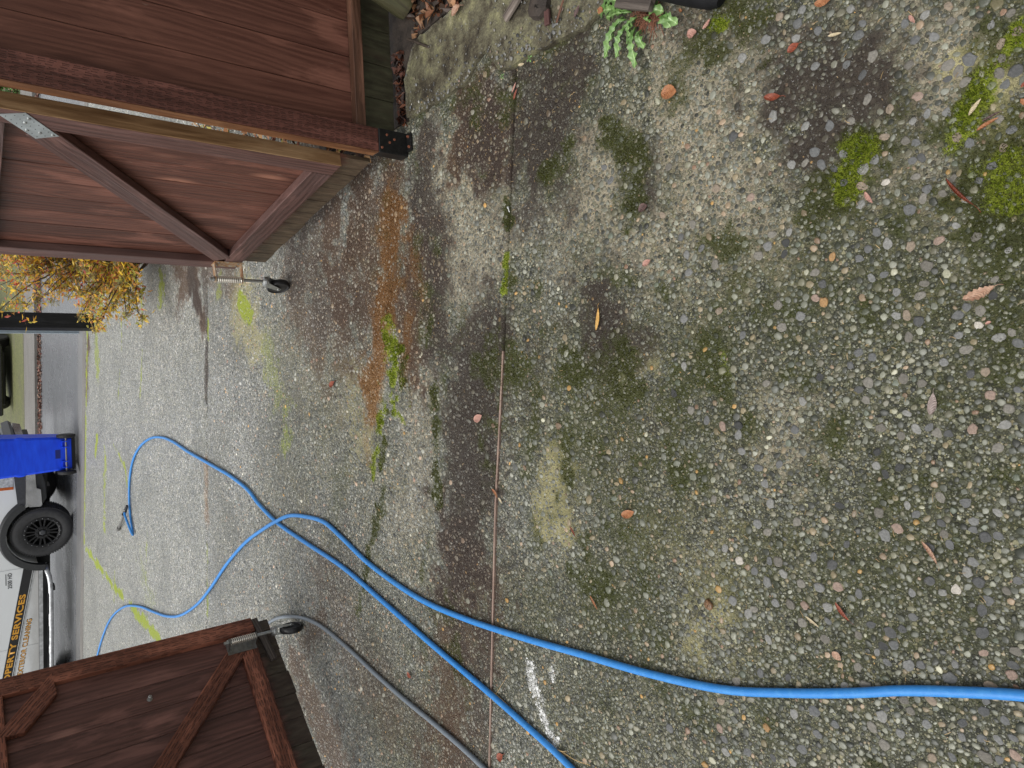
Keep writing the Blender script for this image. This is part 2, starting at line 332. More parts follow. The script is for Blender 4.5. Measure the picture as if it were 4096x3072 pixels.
# ------------------------------------------------------------------ materials: ground
def ground_material(name, cell, fine, far_gain, mott, mixk=1.0):
    t = NT(name); c = t.coord('Object')
    A = attr_col(t, 'stain_a'); B = attr_col(t, 'stain_b'); C_ = attr_col(t, 'stain_c')
    sa = t.n('SeparateColor'); t.l(A.outputs['Color'], sa.inputs[0])
    sb = t.n('SeparateColor'); t.l(B.outputs['Color'], sb.inputs[0])
    sc = t.n('SeparateColor'); t.l(C_.outputs['Color'], sc.inputs[0])
    warp = t.noise(c, 60, 2)
    vm = t.n('VectorMath', operation='MULTIPLY_ADD'); 
    nz = t.n('TexNoise'); t.l(c, nz.inputs['Vector']); nz.inputs['Scale'].default_value = 90; nz.inputs['Detail'].default_value = 2
    t.l(nz.outputs[1], vm.inputs[0]); vm.inputs[1].default_value = (.006, .006, .006); t.l(c, vm.inputs[2])
    v1 = t.voro(vm.outputs[0], cell); v2 = t.voro(vm.outputs[0], cell * 2.3)
    s1 = t.n('SeparateColor'); t.l(v1.outputs['Color'], s1.inputs[0])
    s2 = t.n('SeparateColor'); t.l(v2.outputs['Color'], s2.inputs[0])
    big = t.noise(c, 1.6, 4); mid = t.noise(c, 14, 5); fin_ = t.math('ADD', t.math('MULTIPLY', t.noise(c, 420, 3), .5), t.math('MULTIPLY', t.noise(c, mott, 4, .7), .5))
    gm = t.math('ADD', t.math('MULTIPLY', mid, .5), t.math('MULTIPLY', t.noise(c, 260, 4, .7), .5))
    matrix = t.ramp(gm, [(.32, (.012, .012, .009)), (.46, (.040, .040, .029)), (.57, (.095, .092, .066)), (.68, (.24, .23, .165))])
    peb = t.ramp(s1.outputs[0], [(0, (.025, .025, .024)), (.25, (.07, .07, .066)), (.5, (.15, .15, .146)), (.7, (.24, .24, .23)), (.84, (.20, .185, .16)), (.93, (.29, .24, .185)), (1, (.50, .48, .44))])
    peb2 = t.ramp(s2.outputs[1], [(0, (.04, .04, .038)), (.4, (.13, .13, .125)), (.8, (.24, .235, .22)), (1, (.42, .37, .29))])
    in1 = t.sstep(v1.outputs['Distance'], .62 / 1, .40); in2 = t.sstep(v2.outputs['Distance'], .60, .38)
    in1 = t.sstep(v1.outputs['Distance'], .58, .44); in2 = t.sstep(v2.outputs['Distance'], .56, .42)
    pick = t.math('GREATER_THAN', s1.outputs[1], .35)
    m2 = t.mix(t.math('MULTIPLY', in2, fine), matrix, peb2)
    col = t.mix(t.math('MULTIPLY', t.math('MULTIPLY', in1, pick), mixk), m2, peb)
    col = t.mix(t.math('MULTIPLY', t.sstep(big, .45, .65), .30), col, (.05, .05, .044))
    lift = t.mix(sc.outputs[2], (.84, .86, .60), (far_gain * .95, far_gain * .985, far_gain * 1.05)); col = t.mix(1.0, col, lift, 'MULTIPLY')  # aggregate colour multiplied lighter towards the far end
    # stains: thresholded against fine noise so that edges break up over the aggregate
    def edge(m, k=1.9, e0=.22, e1=.78): return t.sstep(t.math('ADD', m, t.math('MULTIPLY', t.math('MULTIPLY', t.math('SUBTRACT', fin_, .5), k), t.sstep(m, 0.0, .25))), e0, e1)
    tuft = t.noise(c, 900, 2)
    pale = t.ramp(mid, [(.3, (.27, .235, .165)), (.7, (.40, .35, .25))])
    col = t.mix(t.math('MULTIPLY', edge(sb.outputs[1]), t.math('SUBTRACT', 1.0, t.math('MULTIPLY', in1, .75))), col, pale)
    col = t.mix(t.math('MULTIPLY', edge(sb.outputs[2]), .75), col, t.ramp(fin_, [(.3, (.30, .27, .10)), (.7, (.50, .45, .24))]))
    col = t.mix(t.math('MULTIPLY', edge(sa.outputs[1], 1.0, .08, .95), .88), col, t.ramp(tuft, [(.3, (.060, .030, .016)), (.55, (.12, .062, .032)), (.75, (.22, .13, .07))]))
    col = t.mix(t.math('MULTIPLY', edge(sa.outputs[2], 1.2, .12, .95), .85), col, t.ramp(tuft, [(.3, (.024, .016, .012)), (.55, (.062, .043, .034)), (.75, (.15, .11, .085))]))
    col = t.mix(t.math('MULTIPLY', edge(sb.outputs[0], 1.0, .08, .98), .85), col, t.ramp(tuft, [(.3, (.13, .05, .012)), (.55, (.30, .14, .035)), (.75, (.46, .27, .10))]))
    col = t.mix(t.math('MULTIPLY', edge(sa.outputs[0]), .85), col, t.ramp(tuft, [(.3, (.030, .036, .008)), (.55, (.085, .098, .018)), (.8, (.18, .19, .045))]))
    col = t.mix(t.math('MULTIPLY', edge(sc.outputs[0]), .9), col, t.ramp(tuft, [(.3, (.20, .26, .012)), (.55, (.40, .48, .03)), (.8, (.60, .66, .09))]))
    wh = t.sstep(t.math('ADD', sc.outputs[1], t.math('MULTIPLY', t.math('SUBTRACT', t.noise(c, 190, 4, .7), .5), 3.2)), .42, .60)
    col = t.mix(wh, col, t.ramp(fin_, [(.3, (.55, .55, .53)), (.7, (.75, .75, .73))]))
    soft = t.math('MAXIMUM', t.math('MAXIMUM', sa.outputs[0], sa.outputs[1]), t.math('MAXIMUM', sa.outputs[2], sc.outputs[0]))
    h = t.math('ADD', t.math('MULTIPLY', t.math('MULTIPLY', in1, pick), .55), t.math('MULTIPLY', in2, .3 * fine))
    h = t.math('ADD', t.math('MULTIPLY', h, t.math('SUBTRACT', 1.0, t.math('MULTIPLY', soft, .7))), t.math('MULTIPLY', tuft, t.math('MULTIPLY_ADD', soft, .9, .25)))
    nr = t.bump(h, .006, 1.0)
    rg = t.math('MULTIPLY_ADD', t.math('MULTIPLY', in1, pick), -.12, .50)
    rg = t.math('ADD', rg, t.math('MULTIPLY', soft, .35)); rg = t.math('ADD', rg, t.math('MULTIPLY', t.math('SUBTRACT', mid, .5), .25))
    return t.fin(col, rg, nr, spec=.5)
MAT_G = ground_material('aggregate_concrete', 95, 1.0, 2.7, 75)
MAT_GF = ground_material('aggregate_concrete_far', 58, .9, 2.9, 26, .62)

def stain_cols(X, Y):
    s = stains(X, Y); o = np.ones_like(X)
    a = np.stack([s['moss'], s['brown'], s['dark'], o], -1); b = np.stack([s['orange'], s['pale'], s['lichen'], o], -1)
    c = np.stack([s['lime'], s['white'], s['far_tone'], o], -1)
    return {'stain_a': a, 'stain_b': b, 'stain_c': c}, s

# ------------------------------------------------------------------ setting
base_t = NT('soil'); _c = base_t.coord('Object'); _n = base_t.noise(_c, 20, 6)
MAT_SOIL = base_t.fin(base_t.ramp(_n, [(.3, (.015, .011, .009)), (.7, (.06, .045, .035))]), .8, base_t.bump(_n, .02, .7))
g = MB(); g.add([(-400, -60, -.16), (400, -60, -.16), (400, 900, -.16), (-400, 900, -.16)], [(0, 1, 2, 3)])
t_ = NT('far_ground'); c_ = t_.coord('Object'); n_ = t_.noise(c_, .8, 6)
tag(g.build('ground', t_.fin(t_.ramp(n_, [(.35, (.05, .06, .03)), (.65, (.10, .10, .06))]), .9)), kind='structure')

J1 = [(-8, 3.09), (-2.0, 2.27), (-1.462, 2.196), (-.459, 2.08), (.051, 1.999), (.443, 1.943), (1.037, 1.859), (1.8, 1.75), (5, 1.3)]
J2 = [(-8, 6.86), (-1.646, 5.812), (-.134, 5.559), (.883, 5.396), (5, 4.72)]
J3 = [(-12, 14.9), (-4.313, 12.376), (-1.924, 11.605), (-.161, 10.986), (1.041, 10.571), (6, 8.86)]
fj = lambda J: (lambda x: np.interp(x, [p[0] for p in J], [p[1] for p in J]))
f1, f2, f3 = fj(J1), fj(J2), fj(J3)
drive = empty('driveway'); tag(drive, kind='structure')
def relief(X, Y): return (fbm(X + 9, Y + 4, 1.2, 3) - .5) * .006 + (fbm(X, Y + 40, 22, 3) - .5) * .0022
def slab(xs, ts, lo, hi, mat, gap=.005):
    X = np.repeat(xs[None, :], len(ts), 0); T = np.repeat(ts[:, None], len(xs), 1)
    a = lo(xs) + gap; b = hi(xs) - gap
    Y = a[None, :] * (1 - T) + b[None, :] * T
    Z = relief(X, Y)
    e = np.minimum(Y - a[None, :], b[None, :] - Y)
    Z = Z - np.clip(1 - e / .012, 0, 1) ** 2 * .006
    V = np.stack([X, Y, Z], -1).reshape(-1, 3)
    ny, nx = X.shape
    i = np.arange(ny * nx).reshape(ny, nx)
    Fq = np.stack([i[:-1, :-1], i[:-1, 1:], i[1:, 1:], i[1:, :-1]], -1).reshape(-1, 4)
    # skirts down into the joints
    for row in (0, ny - 1):
        k = len(V); S = V[i[row]].copy(); S[:, 2] -= .09; V = np.concatenate([V, S])
        j = k + np.arange(nx)
        q = np.stack([i[row][:-1], i[row][1:], j[1:], j[:-1]], -1)
        if row == 0: q = q[:, ::-1]
        Fq = np.concatenate([Fq, q])
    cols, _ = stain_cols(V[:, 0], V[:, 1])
    me = np_mesh('concrete_slab', V, [Fq], cols); me.materials.append(mat)
    return link('concrete_slab', me, None, drive)
xs_near = np.concatenate([np.arange(-5, -2.8, .06), np.arange(-2.8, 1.6, .0115), np.arange(1.6, 3.2, .06)])
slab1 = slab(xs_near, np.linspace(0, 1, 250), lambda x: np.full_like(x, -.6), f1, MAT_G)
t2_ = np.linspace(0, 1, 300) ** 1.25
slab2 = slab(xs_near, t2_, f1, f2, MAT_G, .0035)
# the far apron is poured in two, split along a slanting joint
LJ = [tuple(gd(185, 1185)[:2]), tuple(gd(265, 1290)[:2]), tuple(gd(345, 1380)[:2])]
xs_far = np.concatenate([np.arange(-11.5, -4, .12), np.arange(-4, 2.2, .02), np.arange(2.2, 5.5, .1)])
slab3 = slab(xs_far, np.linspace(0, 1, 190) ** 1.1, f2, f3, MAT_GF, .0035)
b = MB(); b.add([(-11.5, -.7, -.075), (5.5, -.7, -.075), (5.5, 9.0, -.075), (-11.5, 14.6, -.075)], [(0, 1, 2, 3)])
tag(b.build('joint_bed', MAT_SOIL), kind='structure')
# redwood expansion strip in the nearest joint
t_ = NT('weathered_strip'); c_ = t_.coord('Object'); n_ = t_.noise(t_.mapping(c_, (8, 300, 300)), 1, 4)
MAT_STRIP = t_.fin(t_.ramp(n_, [(.3, (.16, .10, .075)), (.7, (.36, .26, .21))]), .7, t_.bump(n_, .002, .5))
b = MB(); xx = np.linspace(-2.4, .12, 60)
for x0, x1 in zip(xx[:-1], xx[1:]):
    for zt in (0,):
        w = .0036 + .0012 * random.random()
        b.add([(x0, f1(x0) - w, .002), (x1, f1(x1) - w, .002), (x1, f1(x1) + w, .002), (x0, f1(x0) + w, .002), (x0, f1(x0) - w, -.06), (x1, f1(x1) - w, -.06)], [(0, 1, 2, 3), (4, 5, 1, 0)])
b.build('expansion_strip', MAT_STRIP, drive)

# road, gutters, kerb strips, lawns across the street: level strips parallel to the street edge
sdir = Vector((.947, -.321, 0)).normalized(); snor = Vector((.321, .947, 0)).normalized()
S0 = Vector((-.161, 10.986, 0))
def strip(name, d0, d1, z, mat, a0=-40, a1=40, z1=None):
    b = MB(); P = []
    for d, zz in ((d0, z), (d1, z if z1 is None else z1)):
        for a in (a0, a1): p = S0 + sdir * a + snor * d; P.append((p.x, p.y, zz))
    b.add([P[0], P[1], P[3], P[2]] + [(p[0], p[1], p[2] - .1) for p in (P[0], P[1], P[3], P[2])], [(0, 1, 2, 3), (0, 4, 5, 1), (1, 5, 6, 2), (2, 6, 7, 3), (3, 7, 4, 0)])
    return b.build(name, mat)
def pave(name, cols, scale, rough, stain=None):
    t = NT(name); c = t.coord('Object'); n1 = t.noise(c, scale, 4); n2 = t.noise(c, 1.3, 5); v = t.voro(c, scale * 1.4)
    s1 = t.n('SeparateColor'); t.l(v.outputs['Color'], s1.inputs[0])
    f = t.math('ADD', t.math('MULTIPLY', n1, .5), t.math('MULTIPLY', s1.outputs[0], .5))
    col = t.ramp(f, [(.25, cols[0]), (.5, cols[1]), (.8, cols[2])])
    col = t.mix(t.math('MULTIPLY', t.sstep(n2, .45, .7), .5), col, stain or cols[0])
    r = t.math('MULTIPLY_ADD', n2, .35, rough - .17)
    return t.fin(col, r, t.bump(f, .004, .6))
MAT_ROAD = pave('wet_asphalt', [(.09, .094, .10), (.14, .146, .155), (.24, .25, .26)], 90, .27)
MAT_GUT = pave('gutter_concrete', [(.12, .12, .12), (.19, .19, .19), (.29, .285, .275)], 70, .36)
MAT_WALK = pave('sidewalk_concrete', [(.13, .12, .11), (.19, .18, .165), (.26, .25, .23)], 80, .6)
MAT_MOSSY = pave('mossy_concrete', [(.06, .07, .03), (.13, .14, .05), (.22, .22, .09)], 30, .75, (.12, .11, .08))
tag(strip('kerb', .01, .24, -.004, MAT_WALK), kind='structure')
tag(strip('gutter', .245, .92, -.02, MAT_GUT, z1=-.05), kind='structure')
tag(strip('road', .925, 5.0, -.05, MAT_ROAD), kind='structure')
tag(strip('far_gutter', 5.005, 5.5, -.05, MAT_SOIL), kind='structure')
tag(strip('pavement', 5.505, 7.4, .0, MAT_WALK), kind='structure')
tag(strip('opposite_driveway', 7.405, 26, .004, MAT_MOSSY, a0=-6.0, a1=1.3), kind='structure')
t_ = NT('lawn'); c_ = t_.coord('Object'); n_ = t_.noise(c_, 6, 6)
MAT_LAWN = t_.fin(t_.ramp(n_, [(.35, (.04, .07, .02)), (.65, (.09, .12, .035))]), .9, t_.bump(t_.noise(c_, 80, 3), .03, 1))
tag(strip('lawn', 7.405, 40, .0, MAT_LAWN, a0=1.305, a1=40), kind='structure')
tag(strip('verge', 7.405, 40, .0, MAT_LAWN, a0=-40, a1=-6.005), kind='structure')

# ------------------------------------------------------------------ exposed pebbles
PAL = np.array([(.128, .130, .128), (.19, .19, .182), (.245, .242, .225), (.078, .079, .078), (.038, .039, .038), (.15, .138, .115), (.20, .186, .158), (.26, .205, .15), (.30, .215, .17), (.42, .24, .09), (.42, .40, .35), (.118, .130, .118), (.22, .135, .105)])
PW = np.array([17, 15, 11, 16, 11, 11, 8, 4, 2.0, .7, .6, 3, 1.2]); PW = PW / PW.sum()
def in_view(P, m=220):
    x, y, z = project(P); return (x > -m) & (x < 4096 + m) & (y > -m) & (y < 3072 + m) & (z > 0)
conc_outline = [(1.298, 2.607), (1.423, 2.44), (1.43, 2.10), (1.50, 1.6), (1.30, 1.15), (1.05, 1.25), (1.074, 1.501), (1.091, 1.757), (1.09, 1.868), (1.108, 1.916), (1.181, 2.058), (1.13, 2.109), (1.126, 2.439), (1.105, 2.553)]
def inside(X, Y, poly):
    r = np.zeros(X.shape, bool); j = len(poly) - 1
    for i in range(len(poly)):
        xi, yi = poly[i]; xj, yj = poly[j]
        c = ((yi > Y) != (yj > Y)) & (X < (xj - xi) * (Y - yi) / (yj - yi + 1e-12) + xi)
        r ^= c; j = i
    return r
def scatter():
    """dart throwing, big stones first"""
    N = 330000
    Y = .30 + (5.5 - .30) * rng.random(N) ** 1.25; X = -2.2 + 3.9 * rng.random(N)
    R = np.clip(np.exp(rng.normal(math.log(.0041), .43, N)), .0020, .0140)
    R = np.clip(R * (.70 + .60 * fbm(X, Y, 5, 3)), .0019, .0140)
    ok = in_view(np.stack([X, Y, 0 * X], -1)) & (np.abs(Y - f1(X)) > R + .006) & ~inside(X, Y, conc_outline)
    ok &= ~((Y > 2.2) & (R < .0032))
    ok &= ~((Y > 3.0) & (R < .0042)); ok &= ~((Y > 4.0) & (R < .0052)); ok &= rng.random(N) > np.clip((Y - 4.4) / 1.1, 0, 1)
    X, Y, R = X[ok], Y[ok], R[ok]
    o = np.argsort(-R); X, Y, R = X[o], Y[o], R[o]
    s = stains(X, Y)
    cover = np.maximum.reduce([s['moss'] * .75, s['lime'] * .97, s['brown'] * .8, s['dark'] * .8, s['orange'] * .9])
    keep = rng.random(len(X)) > cover * .9
    X, Y, R = X[keep], Y[keep], R[keep]
    cell = .034; grid = {}; res = []
    xl, yl, rl = X.tolist(), Y.tolist(), R.tolist()
    for i in range(len(xl)):
        x, y, r = xl[i], yl[i], rl[i]; cx, cy = int(x / cell + 500), int(y / cell + 500); good = True
        for a in (cx - 1, cx, cx + 1):
            for b_ in (cy - 1, cy, cy + 1):
                for (px, py, pr) in grid.get((a, b_), ()):
                    d = (px - x) ** 2 + (py - y) ** 2
                    if d < (.88 * (pr + r)) ** 2: good = False; break
                if not good: break
            if not good: break
        if good: grid.setdefault((cx, cy), []).append((x, y, r)); res.append(i)
    res = np.array(res); return X[res], Y[res], R[res]
PXs, PYs, PRs = scatter()
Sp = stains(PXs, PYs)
PC = PAL[rng.choice(len(PAL), len(PXs), p=PW)] * (.75 + .5 * rng.random((len(PXs), 1)))
film = np.clip(np.maximum.reduce([Sp['dark'] * .75, Sp['brown'] * .6, Sp['moss'] * .55, Sp['orange'] * .6, Sp['lime'] * .5]) + (rng.random(len(PXs)) - .5) * .3, 0, .85)[:, None]
fcol = (Sp['dark'][:, None] * np.array([.05, .038, .03]) + Sp['brown'][:, None] * np.array([.12, .065, .035]) + Sp['moss'][:, None] * np.array([.05, .06, .02]) + Sp['orange'][:, None] * np.array([.26, .13, .04]) + Sp['lime'][:, None] * np.array([.18, .22, .03]) + .001) / (Sp['dark'] + Sp['brown'] + Sp['moss'] + Sp['orange'] + Sp['lime'] + .02)[:, None]
PC = PC * (1 - film) + fcol * film
dep = fbm(PXs, PYs, 3.0, 3)[:, None]
PC = PC * (.82 + .36 * dep) * (np.array([[1.0, 1.02, .86]]) * (1 - Sp['far_tone'][:, None]) + np.array([[2.2, 2.2, 2.2]]) * Sp['far_tone'][:, None])  # stones lightened by the same distance weight
whit = Sp['white'] + (rng.random(len(PXs)) - .5) * .9 > .45
PC[whit] = (.68, .68, .66)
px_, py_, pz_ = project(np.stack([PXs, PYs, 0 * PXs], -1))
show = PRs / pz_; inframe = (px_ > 20) & (px_ < 4076) & (py_ > 20) & (py_ < 3052)
order = np.argsort(-(show * inframe)); single = np.zeros(len(PXs), bool); single[order[:300]] = True
t_ = NT('wet_pebble'); a_ = attr_col(t_, 'stone'); c_ = t_.coord('Object'); n_ = t_.noise(c_, 700, 3); 
cc = t_.mix(.5, a_.outputs['Color'], t_.mix(1.0, a_.outputs['Color'], t_.ramp(n_, [(.3, (.45, .45, .45)), (.7, (1.5, 1.5, 1.5))]), 'MULTIPLY'))
MAT_PEB = t_.fin(cc, t_.math('MULTIPLY_ADD', n_, .25, .22), t_.bump(n_, .0006, .5), spec=.55)
def stones(X, Y, R, Cc, K, rings):
    N = len(X); a = 2 * np.pi * np.arange(K) / K
    el = .62 + .38 * rng.random(N); rot = rng.random(N) * np.pi
    jit = 1 + (rng.random((N, K)) - .5) * .42
    H = R * (.13 + .26 * rng.random(N)); Z = relief(X, Y)
    V = []; 
    tx = (rng.random(N) - .5) * .42; ty = (rng.random(N) - .5) * .42
    for rr, zz in rings:
        x = np.cos(a)[None] * R[:, None] * rr * jit; y = np.sin(a)[None] * (R * el)[:, None] * rr * (1 + (jit - 1) * .7)
        xr = x * np.cos(rot)[:, None] - y * np.sin(rot)[:, None]; yr = x * np.sin(rot)[:, None] + y * np.cos(rot)[:, None]
        z = Z[:, None] + H[:, None] * zz + (xr * tx[:, None] + yr * ty[:, None]) * (1 if zz > 0 else 0)
        V.append(np.stack([X[:, None] + xr, Y[:, None] + yr, z], -1))
    V.append(np.stack([X, Y, Z + H], -1)[:, None, :])
    V = np.concatenate(V, 1); nv = V.shape[1]; L = len(rings)
    k = np.arange(K); k2 = (k + 1) % K; q = []
    for l in range(L - 1): q.append(np.stack([l * K + k, l * K + k2, (l + 1) * K + k2, (l + 1) * K + k], -1))
    q = np.concatenate(q); tr = np.stack([(L - 1) * K + k, (L - 1) * K + k2, np.full(K, L * K)], -1)
    off = (np.arange(N) * nv)[:, None, None]
    return V.reshape(-1, 3), (q[None] + off).reshape(-1, 4), (tr[None] + off).reshape(-1, 3), np.repeat(np.concatenate([Cc, np.ones((N, 1))], 1)[:, None], nv, 1).reshape(-1, 4)
RA_ = [(1.02, -.6), (.97, .25), (.80, .68), (.48, .93)]; RB_ = [(1.02, -.5), (.86, .5), (.52, .9)]
sl1 = PYs < f1(PXs)
for par, base_sel in ((slab1, sl1), (slab2, ~sl1)):
    big = base_sel & ~single & (PRs > .0065) & (PYs < 2.6); sm = base_sel & ~single & ~big
    for sel, K, rg in ((big, 9, RA_), (sm, 7, RB_)):
        if not sel.any(): continue
        V, Q, Tt, Cc = stones(PXs[sel], PYs[sel], PRs[sel], PC[sel], K, rg)
        me = np_mesh('pebbles', V, [Q, Tt], {'stone': Cc}); me.materials.append(MAT_PEB)
        tag(link('pebbles', me, None, par), kind='stuff')
# the stones that show largest, one object each (twelve shapes shared)
t_ = NT('wet_stone'); oi = t_.n('ObjectInfo'); c_ = t_.coord('Object'); n_ = t_.noise(c_, 3.0, 4); 
rc = t_.ramp(oi.outputs['Random'], [(0, tuple(PAL[0])), (.17, tuple(PAL[1])), (.3, tuple(PAL[3])), (.42, tuple(PAL[2])), (.55, tuple(PAL[6])), (.68, tuple(PAL[0])), (.76, tuple(PAL[4])), (.82, tuple(PAL[5])), (.88, tuple(PAL[7])), (.94, tuple(PAL[8])), (.975, (.38, .22, .09)), (.988, (.5, .46, .4))], 'CONSTANT')
cc = t_.mix(.6, rc, t_.mix(1.0, rc, t_.ramp(n_, [(.3, (.5, .5, .5)), (.7, (1.35, 1.35, 1.35))]), 'MULTIPLY'))
MAT_STONE = t_.fin(cc, t_.math('MULTIPLY_ADD', n_, .25, .2), t_.bump(t_.noise(c_, 9, 4), .06, .35), spec=.55)
protos = []
for i in range(12):
    V, Q, Tt, Cc = stones(np.zeros(1), np.zeros(1), np.ones(1), np.ones((1, 3)), 11, [(1.02, -.6), (.98, .2), (.86, .6), (.6, .88), (.3, .98)])
    V[:, 2] -= V[:, 2].min() + .3 if False else 0
    me = np_mesh('pebble', V, [Q, Tt]); me.materials.append(MAT_STONE); protos.append(me)
for i in np.where(single)[0]:
    o = bpy.data.objects.new('pebble', protos[int(rng.integers(12))]); COL.objects.link(o); o.parent = slab1 if sl1[i] else slab2
    r = float(PRs[i]); o.location = (float(PXs[i]), float(PYs[i]), float(relief(PXs[i:i + 1], PYs[i:i + 1])[0])); o.scale = (r, r, r * .8); o.rotation_euler = (0, 0, random.random() * 6.28)

# ------------------------------------------------------------------ moss cushions and fuzz (tiny blades)
def blades(name, weight_key, colors, n, h0, h1, thr=.35, lump=.0, tilt=.5, ymax=3.2, mat=None):
    N = n * 40
    Y = .32 + (ymax - .32) * rng.random(N) ** 1.2; X = -1.6 + 3.2 * rng.random(N)
    s = stains(X, Y); w = s[weight_key] if isinstance(weight_key, str) else np.maximum.reduce([s[k] for k in weight_key])
    ok = (rng.random(N) < (w - thr) / (1 - thr)) & in_view(np.stack([X, Y, 0 * X], -1), 50)
    X, Y, w = X[ok][:n], Y[ok][:n], w[ok][:n]; N = len(X)
    cush = np.clip((w - .3) / .7, 0, 1) * lump * (.4 + 1.2 * fbm(X, Y, 30, 2))
    Z = relief(X, Y) + cush
    h = h0 + (h1 - h0) * rng.random(N); wd = .0007 + .0008 * rng.random(N); an = rng.random(N) * 6.283; ta = rng.random(N) * 6.283; tl = h * tilt * (rng.random(N) + .2)
    dx, dy = np.cos(an) * wd, np.sin(an) * wd
    V = np.stack([np.stack([X - dx, Y - dy, Z - .001 - cush * .5], -1), np.stack([X + dx, Y + dy, Z - .001 - cush * .5], -1), np.stack([X + np.cos(ta) * tl, Y + np.sin(ta) * tl, Z + h], -1)], 1)
    ci = np.array(colors)[rng.integers(len(colors), size=N)] * (.6 + .8 * fbm(X, Y, 25, 2))[:, None] * (.7 + .6 * rng.random((N, 1)))
    Cc = np.concatenate([ci, np.ones((N, 1))], 1)[:, None].repeat(3, 1); Cc[:, :2, :3] *= .6
    me = np_mesh(name, V.reshape(-1, 3), [np.arange(3 * N).reshape(-1, 3)], {'stone': Cc.reshape(-1, 4)}, smooth=False); me.materials.append(mat)
    return tag(link(name, me), kind='stuff')
t_ = NT('moss_blade'); a_ = attr_col(t_, 'stone'); MAT_BLADE = t_.fin(a_.outputs['Color'], .7, spec=.2)
blades('moss', 'moss', [(.07, .085, .014), (.12, .135, .02), (.09, .08, .02)], 52000, .0015, .004, .3, .004, mat=MAT_BLADE)
blades('bright_moss', 'lime', [(.17, .25, .012), (.26, .34, .025), (.12, .18, .012)], 26000, .002, .005, .3, .006, mat=MAT_BLADE)
blades('dried_moss', ('dark', 'brown'), [(.035, .026, .022), (.06, .045, .035), (.09, .06, .04), (.03, .024, .022)], 52000, .0012, .0035, .35, .001, .9, mat=MAT_BLADE)
blades('rusty_moss', 'orange', [(.22, .09, .02), (.30, .15, .05), (.14, .05, .015)], 16000, .0015, .004, .35, .001, .9, mat=MAT_BLADE)
# pine needles and bits
b = MB()
for i in range(900):
    if i % 5 < 3: x, y = random.uniform(-.8, 1.1), random.uniform(.5, 2.9)
    else: p = gd(random.uniform(600, 1250), random.uniform(180, 750)); x, y = p.x, p.y
    a = random.uniform(0, 3.14); L = random.uniform(.004, .016); z = .004
    b.tube([(x, y, z), (x + math.cos(a) * L * .5 + random.uniform(-.002, .002), y + math.sin(a) * L * .5, z + .002), (x + math.cos(a) * L, y + math.sin(a) * L, z)], .0006, 3)
tag(b.build('needle_litter', simple('dry_needle', (.38, .26, .12), .6, var=.5, scale=8)), kind='stuff')

